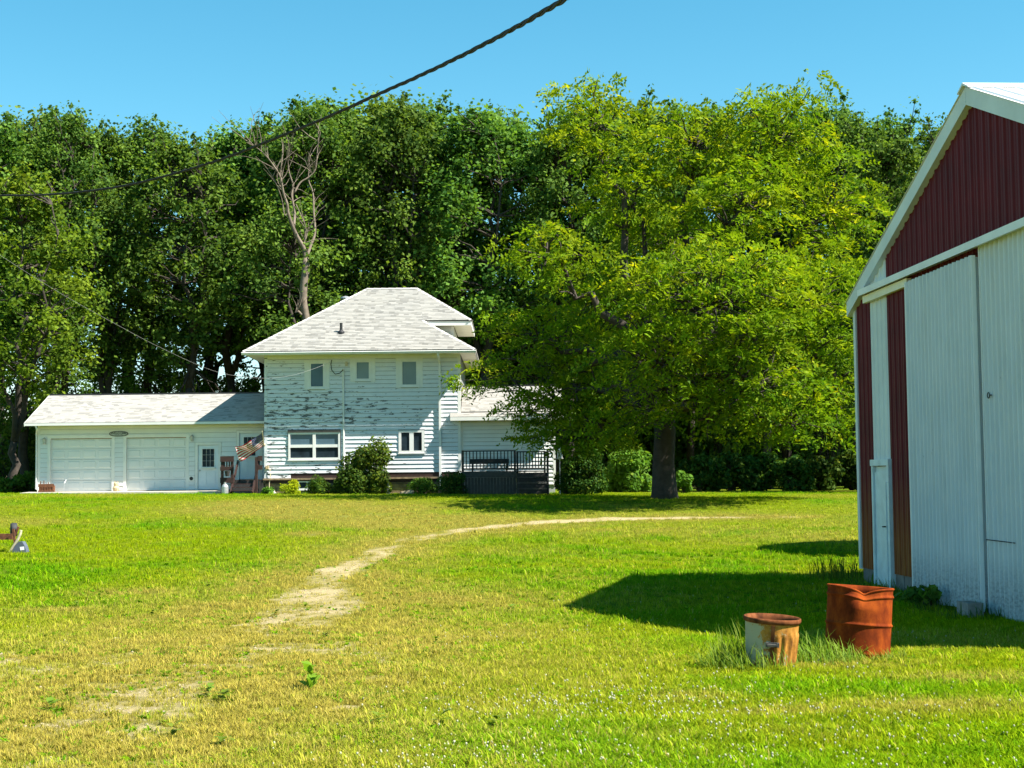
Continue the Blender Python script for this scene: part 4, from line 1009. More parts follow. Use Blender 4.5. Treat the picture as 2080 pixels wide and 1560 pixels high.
# hood over the door track and the bare track box at its far end
hs0, hs1 = bpx(1741, 601, .17)[0], W-.3
m = MB(); m.hexa([bw(hs0, .0, zHood-.06), bw(hs1, .0, zHood-.06), bw(hs1, .17, zHood-.10), bw(hs0, .17, zHood-.10), bw(hs0, .0, zHood+.06), bw(hs1, .0, zHood+.06), bw(hs1, .17, zHood-.0), bw(hs0, .17, zHood-.0)]); m.build('track_hood', M['hood_white'], barn)
m = MB(); ts0 = bpx(1752, 612, .1)[0]
m.hexa([bw(ts0, .03, zHood-.22), bw(e3-.04, .03, zHood-.22), bw(e3-.04, .10, zHood-.22), bw(ts0, .10, zHood-.22), bw(ts0, .03, zHood-.105), bw(e3-.04, .03, zHood-.105), bw(e3-.04, .10, zHood-.105), bw(ts0, .10, zHood-.105)]); m.build('track', M['cream'], barn)
# trims
def rake_trim(sa, sb):
    m = MB(); za, zb_ = rake(sa), rake(sb)
    m.hexa([bw(sa, -.02, za-.20), bw(sb, -.02, zb_-.20), bw(sb, .10, zb_-.20), bw(sa, .10, za-.20), bw(sa, -.02, za+.035), bw(sb, -.02, zb_+.035), bw(sb, .10, zb_+.035), bw(sa, .10, za+.035)])
    m.build('rake_trim', M['steel_white'], barn)
rake_trim(-.22, sP-.003); rake_trim(W+.3, sP+.003)
m = MB(); m.hexa([bw(-.10, -.12, zb-.02), bw(.015, -.12, zb-.02), bw(.015, .03, zb-.02), bw(-.10, .03, zb-.02), bw(-.10, -.12, zEv-.05), bw(.015, -.12, zEv-.05), bw(.015, .03, zEv-.05), bw(-.10, .03, zEv-.05)]); m.build('corner_trim', M['steel_white'], barn)
# roof: two slopes of white ribbed sheets, ridge cap
M['roof_white'] = simple('roof_white', (.74, .75, .74), .45, .06, 2, spec=.3)
def roof_sheet(n0, n1, side):
    sa = -.25 if side < 0 else W+.32; m = MB(); sb = sP
    prof = [(n0, 0), (n0-.03, .0), (n0-.05, .025), (n0-.09, .025), (n0-.11, 0)]
    k = n0-.3048
    while k > n1+.06:
        prof += [(k, 0), (k-.02, .025), (k-.05, .025), (k-.07, 0)]; k -= .3048
    prof += [(n1, 0)]
    vs = []
    for (n_, d_) in prof:
        for s_ in (sa, sb): vs.append(bw(s_, n_, rake(s_)+.045+d_))
    m.add(vs, [(i*2, i*2+1, i*2+3, i*2+2) for i in range(len(prof)-1)]); return m.build('roof_sheet', M['roof_white'], broof)
m = MB()
for sa in (-.22, W+.3): m.quad(bw(sa, .08, rake(sa)+.03), bw(sP, .08, zP+.03), bw(sP, -BLEN-.1, zP+.03), bw(sa, -BLEN-.1, rake(sa)+.03))
broof = m.build('roof', M['roof_white'], barn)
n_ = .12
while n_ > -BLEN: roof_sheet(n_, n_-.9144, -1); roof_sheet(n_, n_-.9144, 1); n_ -= .9144
m = MB()
for sg in (-1, 1): m.hexa([bw(sP, .14, zP+.055), bw(sP+sg*.2, .14, rake(sP+sg*.2)+.055), bw(sP+sg*.2, -BLEN, rake(sP+sg*.2)+.055), bw(sP, -BLEN, zP+.055), bw(sP, .14, zP+.09), bw(sP+sg*.2, .14, rake(sP+sg*.2)+.075), bw(sP+sg*.2, -BLEN, rake(sP+sg*.2)+.075), bw(sP, -BLEN, zP+.09)])
m.build('ridge_cap', M['roof_white'], broof)
# walk door in its recessed frame
wz = bpx(1794, 946)[1]; wb = BG-.05
def bbox_(name, mat, par, s0, s1, n0, n1, z0, z1):
    m = MB(); m.hexa([bw(s0, n0, z0), bw(s1, n0, z0), bw(s1, n1, z0), bw(s0, n1, z0), bw(s0, n0, z1), bw(s1, n0, z1), bw(s1, n1, z1), bw(s0, n1, z1)]); return m.build(name, mat, par)
M['door_paint'] = simple('door_paint', (.55, .66, .70), .5, .14, 4)
fr = bbox_('walk_door_frame', M['door_paint'], barn, e1-.02, e1+.05, -.04, .05, wb, wz)
bbox_('jamb', M['door_paint'], fr, e2-.06, e2+.035, -.04, .06, wb, wz); bbox_('head', M['door_paint'], fr, e1-.03, e2+.04, -.02, .065, wz+.002, wz+.10)
wd = bbox_('walk_door', M['door_paint'], barn, e1+.055, e2-.065, -.03, -.004, wb+.06, wz-.01)
for k in range(3):
    a = e1+.06+k*(e2-e1-.13)/3; bbox_('plank', M['door_paint'], wd, a+.006, a+(e2-e1-.13)/3-.006, -.003, .018+.006*k, wb+.07, wz-.1)
bbox_('vertical_batten', M['door_paint'], wd, e2-.24, e2-.17, .03, .045, wb+.1, wz-.25)
m = MB(); p = bw(e2-.2, .05, BG+.95); m.tube([p, p+BN*.05, p+BN*.05+BD*.08], .012, 6); m.build('door_handle', M['black_metal'], wd)
for (a, b) in ((-.02, e1-.02), (e2+.04, e3+.1)):
    s = a
    while s < b-.05:
        s2 = min(s+.4, b); bbox_('foundation_block', M['concrete_dark'], barn, s+.006, s2-.006, -.12, -.01-rsd.uniform(0, .012), BG-.35, zb+.01); s = s2
bbox_('foundation_beam', M['concrete_dark'], barn, e3+.1, W, -.12, -.03, BG-.6, zb-.1)

# grey concrete block lying against the barn doors
bs, bz = bpx(1968, 1260, .35); bc = bw(bs, .33, 0); bg = gz(bc.x, bc.y)
def block(c, zg):
    e, n = BD, BN; m = MB(); L, Wd, Hh_ = .40, .20, .20; t = .035
    def bb(a0, a1, b0, b1, z0, z1): m.hexa([c+e*a0+n*b0+Vector((0, 0, zg+z0)), c+e*a1+n*b0+Vector((0, 0, zg+z0)), c+e*a1+n*b1+Vector((0, 0, zg+z0)), c+e*a0+n*b1+Vector((0, 0, zg+z0)), c+e*a0+n*b0+Vector((0, 0, zg+z1)), c+e*a1+n*b0+Vector((0, 0, zg+z1)), c+e*a1+n*b1+Vector((0, 0, zg+z1)), c+e*a0+n*b1+Vector((0, 0, zg+z1))])
    z0, z1 = -.02, .19
    bb(-L/2, L/2, -Wd/2, -Wd/2+t, z0, z1); bb(-L/2, L/2, Wd/2-t, Wd/2, z0, z1)
    for a in (-L/2, -t/2, L/2-t): bb(a+.001, a+t-.001, -Wd/2+t, Wd/2-t, z0+.001, z1-.001)
    return m
M['block'] = simple('block', (.24, .225, .21), .95, .2, 12, bumps=.5)
tag(block(bc, bg).build('concrete_block', M['block'], loc=(bc.x, bc.y, bg)), 'hollow grey concrete block on the grass against the white sliding doors', 'block')

# ------------------------------------------------------------------ grain bin behind the barn: its shadow falls on the lawn
bp = Vector((11.4, 31.2, 0)); bp.z = tz(bp.x, bp.y)
binn = thing('grain_bin', bp, 'round corrugated steel grain bin standing behind the barn', 'bin')
prof = []; z = -.1
while z < 5.0: prof += [(2.3, z), (2.32, z+.033), (2.3, z+.066)]; z += .1
m = MB(); m.lathe(bp, prof, 48); m.build('wall', M['grey_metal'], binn, smooth=True)
m = MB(); m.lathe(bp, [(2.42, 4.93), (2.42, 4.98), (1.6, 5.42), (.6, 5.95), (.3, 6.05), (.3, 6.2), (.02, 6.3)], 48); m.build('roof', M['grey_metal'], binn)
part('door', M['grey_metal'], binn, 'box', bp.x-.4, bp.x+.4, bp.y-2.36, bp.y-2.28, bp.z+.4, bp.z+1.6)

# ------------------------------------------------------------------ rusty drum and rubbish can
dp = at(1741, 1334, 14.2); dp.z = gz(dp.x, 14.2)
def drum():
    n, Rr, H_ = 64, .295, .74; V, Fq = [], []
    prof = [(Rr*.985, -.06), (Rr*.985, .02), (Rr, .05)]
    hs = [k*.01 for k in range(6, 74)]
    for h in hs:
        r = Rr
        for c in (.36, .665): r += .013*math.exp(-((h-c)/.013)**2)
        r += .004*math.exp(-((h-.06)/.01)**2)
        prof.append((r, h))
    prof += [(Rr+.009, .742), (Rr+.013, .752), (Rr+.006, .762), (Rr-.008, .755), (Rr-.014, .70), (Rr-.014, .3), (Rr-.014, .02)]
    tilt = Matrix.Rotation(R(4.6), 3, 'Y') @ Matrix.Rotation(R(-2.2), 3, 'X')
    for (r, h) in prof:
        for k in range(n):
            t = 2*math.pi*k/n; rr, hh = r, h
            td = (t-R(-93)+math.pi) % (2*math.pi)-math.pi            # the dent in the rim, on the side towards us
            g = math.exp(-(td/.40)**2)*max(0, (h-.52)/.24)**1.5
            rr -= .085*g; hh -= .075*math.exp(-(abs(td)/.36)**1.25)*max(0, (h-.5)/.25)**1.2
            g2 = math.exp(-((t-R(-140)+math.pi) % (2*math.pi)-math.pi)**2/.12)*math.exp(-((h-.5)/.15)**2); rr -= .012*g2
            V.append(tilt @ Vector((rr*math.cos(t), rr*math.sin(t), hh*.86)))
    for i in range(len(prof)-1):
        for k in range(n): k2 = (k+1) % n; Fq.append((i*n+k, i*n+k2, (i+1)*n+k2, (i+1)*n+k))
    me = np_mesh('steel_drum', np.array([v[:] for v in V]), np.array(Fq), smooth=True); return me
dth = thing('steel_drum', dp, 'dented rust-brown oil drum with buckled rim in tall grass', 'barrel')
link('shell', drum(), M['rust_drum'], dth)
m = MB(); m.lathe(dp, [(.001, .02), (.277, .02)], 32); m.build('bottom', M['rust_rim'], dth)
NOG_R = [(dp.x, dp.y, .3)]
cpn = at(1564, 1352, 13.6); cpn.z = gz(cpn.x, 13.6)
can = thing('rubbish_can', cpn, 'rusty fluted metal rubbish can with pale flaking paint, leaning in tall grass', 'can')
def can_shell():
    n, nz = 120, 22; H_ = .60; V, Fq = [], []; tilt = Matrix.Rotation(R(3.6), 3, 'Y') @ Matrix.Rotation(R(2.0), 3, 'X')
    rows = [(-.06+k*(H_-.06+.06)/nz) for k in range(nz+1)]
    for h in rows:
        f = max(0, min(1, (h)/H_)); r0 = .203+.024*f
        for k in range(n):
            t = 2*math.pi*k/n; a = (t-R(-97)+math.pi) % (2*math.pi)-math.pi
            fl = .011*max(-.7, math.sin(t*20)); amp = 1.0 if .05 < h < .43 else 0.0
            smooth_side = 1/(1+math.exp(-(a-.18)*14)) if abs(a) < 2.2 else 1.0      # plain where the seam and handle are
            r = r0+fl*amp*smooth_side+(.008 if .44 < h < .455 else 0)
            V.append(tilt @ Vector((r*1.05*math.cos(t), r*1.05*math.sin(t), h*.72)))
    m_rows = len(rows)
    for i in range(m_rows-1):
        for k in range(n): k2 = (k+1) % n; Fq.append((i*n+k, i*n+k2, (i+1)*n+k2, (i+1)*n+k))
    return np_mesh('can_shell', np.array([v[:] for v in V]), np.array(Fq), smooth=False), tilt
me_c, ctilt = can_shell(); body = link('shell', me_c, M['rust_can'], can)
SQ = Matrix.Diagonal((1.05, 1.05, .72))
def tilted(mb): mb.v = [tuple(cpn+ctilt @ (SQ @ (Vector(p)-cpn))) for p in mb.v]; return mb
m = MB(); m.lathe(cpn, [(.222, .535), (.236, .540), (.242, .565), (.240, .592), (.234, .60), (.226, .597), (.210, .55), (.192, .2), (.18, .02)], 48); tilted(m).build('rim', M['rust_rim'], can, smooth=True)
m = MB(); m.lathe(cpn, [(.001, .03), (.19, .03)], 32); tilted(m).build('bottom', M['rust_rim'], can)
ha = R(-97); hd = Vector((math.cos(ha), math.sin(ha), 0)); ht = Vector((-math.sin(ha), math.cos(ha), 0))
m = MB(); c = cpn+hd*.222+Vector((0, 0, .30)); m.bar(c-ht*.045+hd*.028, c+ht*.045+hd*.028, .03, .02); m.bar(c-ht*.045, c-ht*.045+hd*.03, .02, .05); m.bar(c+ht*.045, c+ht*.045+hd*.03, .02, .05); m.bar(c-ht*.055+hd*.004, c+ht*.055+hd*.004, .008, .06); tilted(m).build('handle', M['grey_wood'], can)
m = MB(); c = cpn+hd*.228; m.bar(cpn+hd*.20+Vector((0, 0, .02)), cpn+hd*.236+Vector((0, 0, .53)), .03, .012, up=tuple(hd)); tilted(m).build('seam', M['rust_rim'], can)

# ------------------------------------------------------------------ old implement at the edge of the lawn
ip = ground(36, 1122); iy = ip.y; k_ = iy/F
def ipt(u, v, dy=0): q = at(u, v, iy+dy); return q
imp = thing('garden_implement', ip, 'old rusty garden implement with small black tyre and grey shield', 'implement')
c = ipt(28, 1076, .25); rt_ = 14*k_; m = MB()
sec = [(rt_*(.55), -.06), (rt_*.92, -.07), (rt_, -.035), (rt_, .035), (rt_*.92, .07), (rt_*.55, .06)]
ax = Vector((.92, .38, 0)).normalized(); e1_ = Vector((-ax.y, ax.x, 0)); e2_ = Vector((0, 0, 1)); n = 28; vs = []; fs = []
for (r_, w_) in sec:
    for k in range(n): t = 2*math.pi*k/n; vs.append(c+ax*w_+e1_*(r_*math.cos(t))+e2_*(r_*math.sin(t)))
for i in range(len(sec)-1):
    for k in range(n): fs.append((i*n+k, i*n+(k+1) % n, (i+1)*n+(k+1) % n, (i+1)*n+k))
m.add(vs, fs); wh = m.build('wheel', M['rubber'], imp, smooth=True)
m = MB(); m.tube([c-ax*.045, c+ax*.045], rt_*.56, 16); m.build('rim', M['rust_iron'], wh)
m = MB(); m.bar(ipt(-60, 1090, .1), ipt(26, 1090, .1), .06, 12*k_); m.build('beam', M['rust_iron'], imp)
m = MB(); m.bar(ipt(27, 1074), ipt(30, 1103), .05, .03); m.bar(ipt(30, 1088, .1), ipt(38, 1070, .1), .04, .04); m.build('bracket', M['rust_iron'], imp)
m = MB(); m.tube([ipt(43, 1077), ipt(41, 1085), ipt(36, 1096), ipt(29, 1107), ipt(19, 1122)], [.03, .032, .03, .028, .022], 8); m.build('handle', M['bone'], imp)
m = MB(); pts = [(24, 1120), (30, 1108), (38, 1100), (45, 1100), (50, 1109), (54, 1122), (53, 1129), (28, 1129)]
f0 = [ipt(u, v, -.08) for u, v in pts]; f1 = [p+Vector((.03, .12, 0)) for p in f0]; n = len(pts)
m.add(f0+f1, [tuple(range(n-1, -1, -1)), tuple(range(n, 2*n))]+[(k, (k+1) % n, n+(k+1) % n, n+k) for k in range(n)]); sh_ = m.build('shield', M['grey_plastic'], imp)
m = MB(); m.poly([ipt(u, v, -.085) for u, v in ((49, 1110), (49.5, 1117), (41, 1118), (40, 1111))]); m.build('label', M['label_white'], sh_)

# ------------------------------------------------------------------ overhead wires
def spline(pts, n=14):
    P = [Vector(p) for p in pts]; P = [P[0]*2-P[1]]+P+[P[-1]*2-P[-2]]; out = []
    for i in range(1, len(P)-2):
        for k in range(n):
            t = k/n; a, b, c, d = P[i-1], P[i], P[i+1], P[i+2]
            out.append(.5*((2*b)+(c-a)*t+(2*a-5*b+4*c-d)*t*t+(3*b-a-3*c+d)*t**3))
    return out+[P[-2]]
wp = [(1230, -50), (1145, 0), (1040, 60), (940, 112), (850, 155), (760, 195), (660, 240), (560, 281), (460, 320), (360, 351), (250, 378), (120, 394), (0, 397), (-160, 392)]
Yw = lambda u: 5.0+(1145-u)*.0088
base = spline([at(u, v, Yw(u)) for u, v in wp], 26)
tw_ = MB(); L = 0
strands = [[], [], []]
for i, p in enumerate(base):
    if i: L += (p-base[i-1]).length
    d = (base[min(i+1, len(base)-1)]-base[max(i-1, 0)]).normalized(); a = d.cross(Vector((0, 0, 1))).normalized(); b = a.cross(d)
    for k in range(3):
        t = L*2*math.pi/.55+k*2.094; strands[k].append(p+(a*math.cos(t)+b*math.sin(t))*.0055)
drop = thing('overhead_cable', base[0], 'thick black twisted power cable sagging across the sky', 'cable')
for k, rr in enumerate((.0058, .0058, .0048)):
    m = MB(); m.tube(strands[k], rr, 5); m.build('strand', M['cable'], drop, smooth=True)
sp_ = [(674, 734, 61.7), (640, 748, 60.6), (590, 763, 59.5), (530, 768, 58), (440, 755, 55.5), (330, 708, 52.5), (220, 650, 50), (110, 588, 47), (-60, 480, 43)]
m = MB(); m.tube(spline([at(*q) for q in sp_], 10), .0045, 5)
tag(m.build('service_wire', M['wire_grey'], loc=at(674, 734, 61.7)), 'thin grey wire sagging from the house wall into the trees', 'wire')

# ------------------------------------------------------------------ small things by the garage and in the flower bed
g0 = at(95, 1000, 62.6); zg = GZB-.01
pl = thing('metal_planter', (g0.x, 62.6, zg), 'rusty cut-out metal planter box at the garage corner', 'planter')
x0, x1 = at(79, 990, 62.6).x, at(111, 990, 62.6).x
for (a, b, c, d) in ((x0, x1, .0, .07), (x0, x1, .20, .33)): part('band', M['rust_iron'], pl, 'box', a, b, 62.5, 62.515, zg+c, zg+d)
for k in range(6): xx = x0+(x1-x0)*(k+.3)/6; part('upright', M['rust_iron'], pl, 'box', xx, xx+.05, 62.502, 62.513, zg+.07, zg+.20)
for k, hgt in ((.12, .12), (.33, .14), (.62, .07)): xx = x0+(x1-x0)*k; part('finial', M['rust_iron'], pl, 'box', xx, xx+.035, 62.503, 62.512, zg+.33, zg+.33+hgt)
part('box', M['rust_iron'], pl, 'box', x0+.02, x1-.02, 62.52, 62.75, zg, zg+.26)
g1 = at(236, 996, 62.9); m = MB(); c = Vector((g1.x, 62.9, zg))
m.lathe(c, [(.01, 0), (.10, 0), (.14, .06), (.145, .14), (.11, .2), (.09, .22), (.105, .27), (.10, .33), (.06, .36), (.01, .37)], 14)
for sx in (-.06, .06): m.lathe(c+Vector((sx, 0, .34)), [(.03, 0), (.02, .04), (.003, .07)], 6)
m.lathe(c+Vector((.06, -.11, .0)), [(.03, 0), (.035, .08), (.02, .16)], 8, True)
tag(m.build('cat_figurine', M['tan_ceramic'], loc=tuple(c)), 'tan seated animal figurine between the two garage doors', 'figurine')
q = at(129, 1000, 62.95); m = MB(); m.tube([(q.x, 62.95, zg), (q.x+.02, 63.0, zg+.35), (q.x+.06, 63.1, zg+.5)], .008, 5); tag(m.build('thin_rod', M['grey_metal'], loc=(q.x, 62.95, zg)), 'thin grey rod leaning against the garage door near the rusty planter', 'rod')
lp = at(743, 985, 60.7); zg = tz(lp.x, 60.7); zt_ = at(743, 958, 60.7).z
gl = thing('garden_light', (lp.x, 60.7, zg), 'small garden light with silver cap on a dark post in the flower bed', 'lamp')
m = MB(); m.tube([(lp.x, 60.7, zg-.05), (lp.x, 60.7, zt_-.02)], .035, 8); m.build('post', M['dark_wood'], gl)
m = MB(); m.lathe((lp.x, 60.7, zt_), [(.04, -.06), (.05, -.02), (.12, -.01), (.10, .04), (.06, .10), (.02, .13)], 16, True); m.build('lamp_head', M['grey_metal'], gl, smooth=True)
def rock(u, v, Y, r, seed, mat, label, name='rock', cat='rock', grp=None):
    rr = np.random.default_rng(seed); c = at(u, v, Y); zg = tz(c.x, Y); m = MB(); n = 10; prof = [(.05, 0), (.8, .02), (1, .3), (.85, .62), (.45, .85), (.05, .92)]
    vs = []; fs = []
    for (a, h) in prof:
        for k in range(n): t = 2*math.pi*k/n; q_ = r*a*(1+.22*rr.normal()); vs.append((c.x+q_*math.cos(t), Y+q_*.8*math.sin(t), zg-.03+h*r*(1+.1*rr.normal())))
    for i in range(len(prof)-1):
        for k in range(n): fs.append((i*n+k, i*n+(k+1) % n, (i+1)*n+(k+1) % n, (i+1)*n+k))
    m.add(vs, fs); return tag(m.build(name, mat, loc=(c.x, Y, zg)), label, cat, grp)
rock(833, 1001, 60.5, .2, 1, M['gravel_stone'], 'pale boulder at the edge of the flower bed near the downspout', 'boulder')
rock(822, 995, 60.9, .16, 2, M['gravel_stone'], 'rounded stone behind the pale boulder in the flower bed', 'boulder')
rock(553, 1001, 61.2, .17, 3, M['concrete'], 'flat pale stone at the left corner of the farmhouse', 'boulder')
q = at(789, 999, 60.6); zg = tz(q.x, 60.6); m = MB(); m.lathe((q.x, 60.6, zg), [(.07, -.02), (.085, .04), (.06, .14), (.08, .22), (.055, .30), (.06, .36), (.02, .42)], 10)
tag(m.build('garden_statue', M['label_white'], loc=(q.x, 60.6, zg)), 'small white garden statue in the flower bed beside the round shrub', 'statue')
q = at(1137, 925, 59.2); zq = q.z; zg = tz(q.x, 59.2)
bh = thing('bird_feeder', (q.x, 59.2, zg), 'small white bird feeder on a thin post beside the deck steps', 'feeder')
m = MB(); m.tube([(q.x, 59.2, zg-.1), (q.x, 59.2, zq-.13)], .02, 6); m.build('post', M['grey_metal'], bh)
m = MB(); m.lathe((q.x, 59.2, zq), [(.03, -.16), (.13, -.13), (.14, -.10), (.10, -.09), (.10, .16), (.17, .17), (.10, .27), (.02, .33)], 12, True); m.build('hopper', M['white_trim'], bh)
# ------------------------------------------------------------------ trees
def frames(n, rng, up=.5, out=None, outw=.5):
    v = rng.normal(size=(n, 3)); v /= np.linalg.norm(v, axis=1)[:, None]
    v[:, 2] += up
    if out is not None: v += out*outw
    v /= np.linalg.norm(v, axis=1)[:, None]
    r = rng.normal(size=(n, 3)); a = np.cross(v, r); a /= np.linalg.norm(a, axis=1)[:, None]
    return v, a, np.cross(v, a)
def leaf_mesh(name, C, A, B, L, W_, tint, fold=None):
    """pointed leaves: centre C, length axis A, width axis B"""
    n = len(C); V = np.empty((n, 4, 3), np.float32)
    V[:, 0] = C-A*(L/2)[:, None]; V[:, 1] = C+B*(W_/2)[:, None]-A*(L*.08)[:, None]; V[:, 2] = C+A*(L/2)[:, None]; V[:, 3] = C-B*(W_/2)[:, None]-A*(L*.08)[:, None]
    q = np.arange(n*4).reshape(n, 4)
    return np_mesh(name, V.reshape(-1, 3), q, {'tint': np.repeat(tint, 4, axis=0)})
def limb_path(a, b, rng, wob=.12, n=5, sag=0.0):
    a, b = np.array(a, float), np.array(b, float); L = np.linalg.norm(b-a); P = []
    for k in range(n+1):
        t = k/n; p = a+(b-a)*t; p[2] += sag*L*math.sin(math.pi*t)
        if 0 < k < n: p += rng.normal(size=3)*wob*L*.35
        P.append(p)
    return P
def gen_tree(seed, H, Rc, base, ncl, nleaf, leaf=(.13, .28), stems=3, lean=0.0, yellow=.02, clr=(.7, 1.35), low=0.0):
    rng = np.random.default_rng(seed); wood = MB()
    r0 = .0115*H+.05
    stem_pts = []
    fork = base*rng.uniform(.45, .8)
    top = np.array([lean*H, rng.normal()*.3, 0])
    tr = [np.array([lean*fork*(k/5)+rng.normal()*.07, rng.normal()*.07, -.4+(fork+.4)*k/5]) for k in range(6)]
    wood.tube(tr, [r0*(1.25 if k == 0 else 1-.05*k) for k in range(6)], 9)
    for s_ in range(stems):
        a = rng.uniform(0, 6.28) if s_ else 0; sp = Rc*rng.uniform(.15, .5)*(1 if s_ else .2)
        e = np.array([top[0]+math.cos(a)*sp, math.sin(a)*sp, H*rng.uniform(.82, .95)])
        path = [tr[-1]]+[tr[-1]+(e-tr[-1])*t+np.array([math.cos(a)*sp*.35*math.sin(math.pi*t), math.sin(a)*sp*.35*math.sin(math.pi*t), 0])+rng.normal(size=3)*.18 for t in np.linspace(.12, 1, 9)]
        wood.tube(path, [max(.03, r0*(.85 if s_ == 0 else .62)*(1-.93*k/9)) for k in range(10)], 7); stem_pts += path[1:]
    SP = np.array(stem_pts); C = []
    while len(C) < ncl:
        t = rng.uniform(0, 1)**.85; z = base+(H-base)*t
        rr = Rc*(math.sin(math.pi*min(1, t*.82+.16)))**.65*(1 if t > .12 else .75); a = rng.uniform(0, 6.28); q = rr*math.sqrt(rng.uniform(.12, 1))
        C.append((lean*z+q*math.cos(a), q*math.sin(a), z))
    for k in range(int(low*ncl)):
        a = rng.uniform(0, 6.28); q = Rc*rng.uniform(.2, .8); C.append((q*math.cos(a), q*math.sin(a), base*rng.uniform(.35, 1)))
    for k in range(9):
        a = rng.uniform(0, 6.28); q = Rc*rng.uniform(0, .55); zt = H*rng.uniform(.97, 1.05)
        C += [(lean*H+q*math.cos(a)+rng.normal()*.1, q*math.sin(a), zt-.55*j) for j in range(3)]
    C = np.array(C); nlead = len(C)-27; LC, LO, LT = [], [], []
    tot = 0
    for ci, c in enumerate(C):
        below = SP[SP[:, 2] < c[2]+.5]; src = below if len(below) else SP
        d = np.linalg.norm(src-c, axis=1)+.6*np.abs(src[:, 2]-(c[2]-1.2)); s0 = src[np.argmin(d)]
        wood.tube(limb_path(s0, c, rng, .12, 4), [max(.018, .06*(1-.2*k)) for k in range(5)], 5, cap=False)
        rc = rng.uniform(*clr) if ci < nlead else rng.uniform(.3, .5); n = int(nleaf/len(C)*(rc/np.mean(clr))**2*rng.uniform(.7, 1.3))
        v = rng.normal(size=(n, 3)); v /= np.linalg.norm(v, axis=1)[:, None]; v[:, 2] = np.where(v[:, 2] < -.6, -v[:, 2]*.6, v[:, 2])
        lump = 1+.25*np.sin(v[:, 0]*5+c[0]*3)*np.sin(v[:, 1]*5+c[1])+.12*np.sin(v[:, 2]*9+c[2])
        p = c+v*(rc*lump*np.clip(np.abs(rng.normal(size=n))*.58, .05, 1.12))[:, None]*np.array([.95, .95, 1.1])
        LC.append(p); LO.append(v); b = rng.uniform(.08, .75); y_ = max(0, rng.normal()*.5*yellow)
        LT.append(np.stack([np.clip(b+rng.normal(size=n)*.22, 0, 1), np.clip(y_+rng.normal(size=n)*.03, 0, 1), np.zeros(n)], 1))
    LC, LO, LT = np.concatenate(LC), np.concatenate(LO), np.concatenate(LT); n = len(LC)
    _, A_, B_ = frames(n, rng, .55, LO, .7); L = rng.uniform(leaf[0], leaf[1], n)
    crown = leaf_mesh('crown', LC, A_, B_, L, L*rng.uniform(.6, .95, n), LT)
    me = bpy.data.meshes.new('trunk'); me.from_pydata(wood.v, [], wood.f); me.polygons.foreach_set('use_smooth', [True]*len(me.polygons)); me.update()
    return me, crown
def put_tree(name, me_t, me_c, loc, rz, sc, label, cat='tree', group=None, bark='bark', leafm='leaf_wood', cname='crown'):
    o = thing(name, loc, label, cat, group); o.rotation_euler = (0, 0, rz); o.scale = sc
    if me_t is not None: link('trunk', me_t, M[bark], o)
    link(cname, me_c, M[leafm], o); return o
VAR = [gen_tree(41, 20, 3.9, 8.0, 120, 32000, stems=3), gen_tree(42, 21, 4.3, 7.2, 130, 34000, stems=4), gen_tree(43, 19, 3.5, 8.2, 105, 29000, stems=2, low=.15),
       gen_tree(44, 20, 4.6, 7.0, 135, 35000, stems=4, lean=.05), gen_tree(45, 22, 3.8, 9.0, 115, 31000, stems=3, low=.18), gen_tree(46, 18, 4.2, 6.6, 120, 32000, stems=3, lean=-.06)]
VH = [20, 21, 19, 20, 22, 18]
TOPU = [-150, 0, 60, 135, 230, 330, 420, 500, 570, 650, 760, 880, 1000, 1080, 1160, 1300, 1400, 1500, 1620, 1720, 1800, 1880, 1960, 2100, 2300]
TOPV = [250, 232, 235, 222, 252, 258, 266, 275, 245, 208, 202, 220, 214, 240, 232, 235, 240, 225, 240, 255, 248, 256, 262, 270, 280]
WOODS = [(-60, 76), (45, 79), (130, 75), (215, 78), (300, 80), (385, 76), (470, 82), (570, 80), (650, 78), (735, 82), (815, 77), (900, 81), (985, 77), (1070, 80), (1160, 76), (1255, 80), (1360, 77),
         (1460, 81), (1560, 77), (1660, 80), (1745, 76), (1830, 80), (1915, 77), (2010, 80), (2120, 78),
         (0, 87), (110, 88), (260, 89), (420, 88), (540, 90), (700, 89), (860, 88), (1030, 90), (1200, 88), (1400, 89), (1600, 88), (1790, 89), (1950, 88)]
WHERE = {-60: 'beside the left corner', 300: 'behind the middle of the garage roof', 735: 'above the roof ridge'}
rw = random.Random(12)
for i, (u, Y) in enumerate(WOODS):
    p = at(u, 970, Y); zg = tz(p.x, Y)
    vt = np.interp(u, TOPU, TOPV)+rw.uniform(-16, 22)+(10 if Y > 85 else 0)+(22 if u < 1100 else 8); H = at(u, vt, Y).z-zg
    k = rw.randrange(len(VAR)); s_ = H/VH[k]; sx = rw.uniform(.85, 1.12)
    if u < 560: lab = 'tall broadleaf tree in the dense woods behind the garage'
    elif u < 1090: lab = 'tall broadleaf tree in the dense woods behind the farmhouse'
    elif u < 1700: lab = 'tall broadleaf tree in the dense woods behind the big yellow-green tree'
    else: lab = 'tall broadleaf tree in the dense woods behind the barn'
    if Y > 85: lab = lab.replace('tall broadleaf tree in', 'tree in the back row of')
    put_tree('broadleaf_tree', *VAR[k], (p.x, Y, zg), rw.uniform(0, 6.28), (s_*sx, s_*sx, s_), lab, group=lab.replace('tall broadleaf tree in', 'trees of').replace('tree in the back row of', 'back row trees of'))
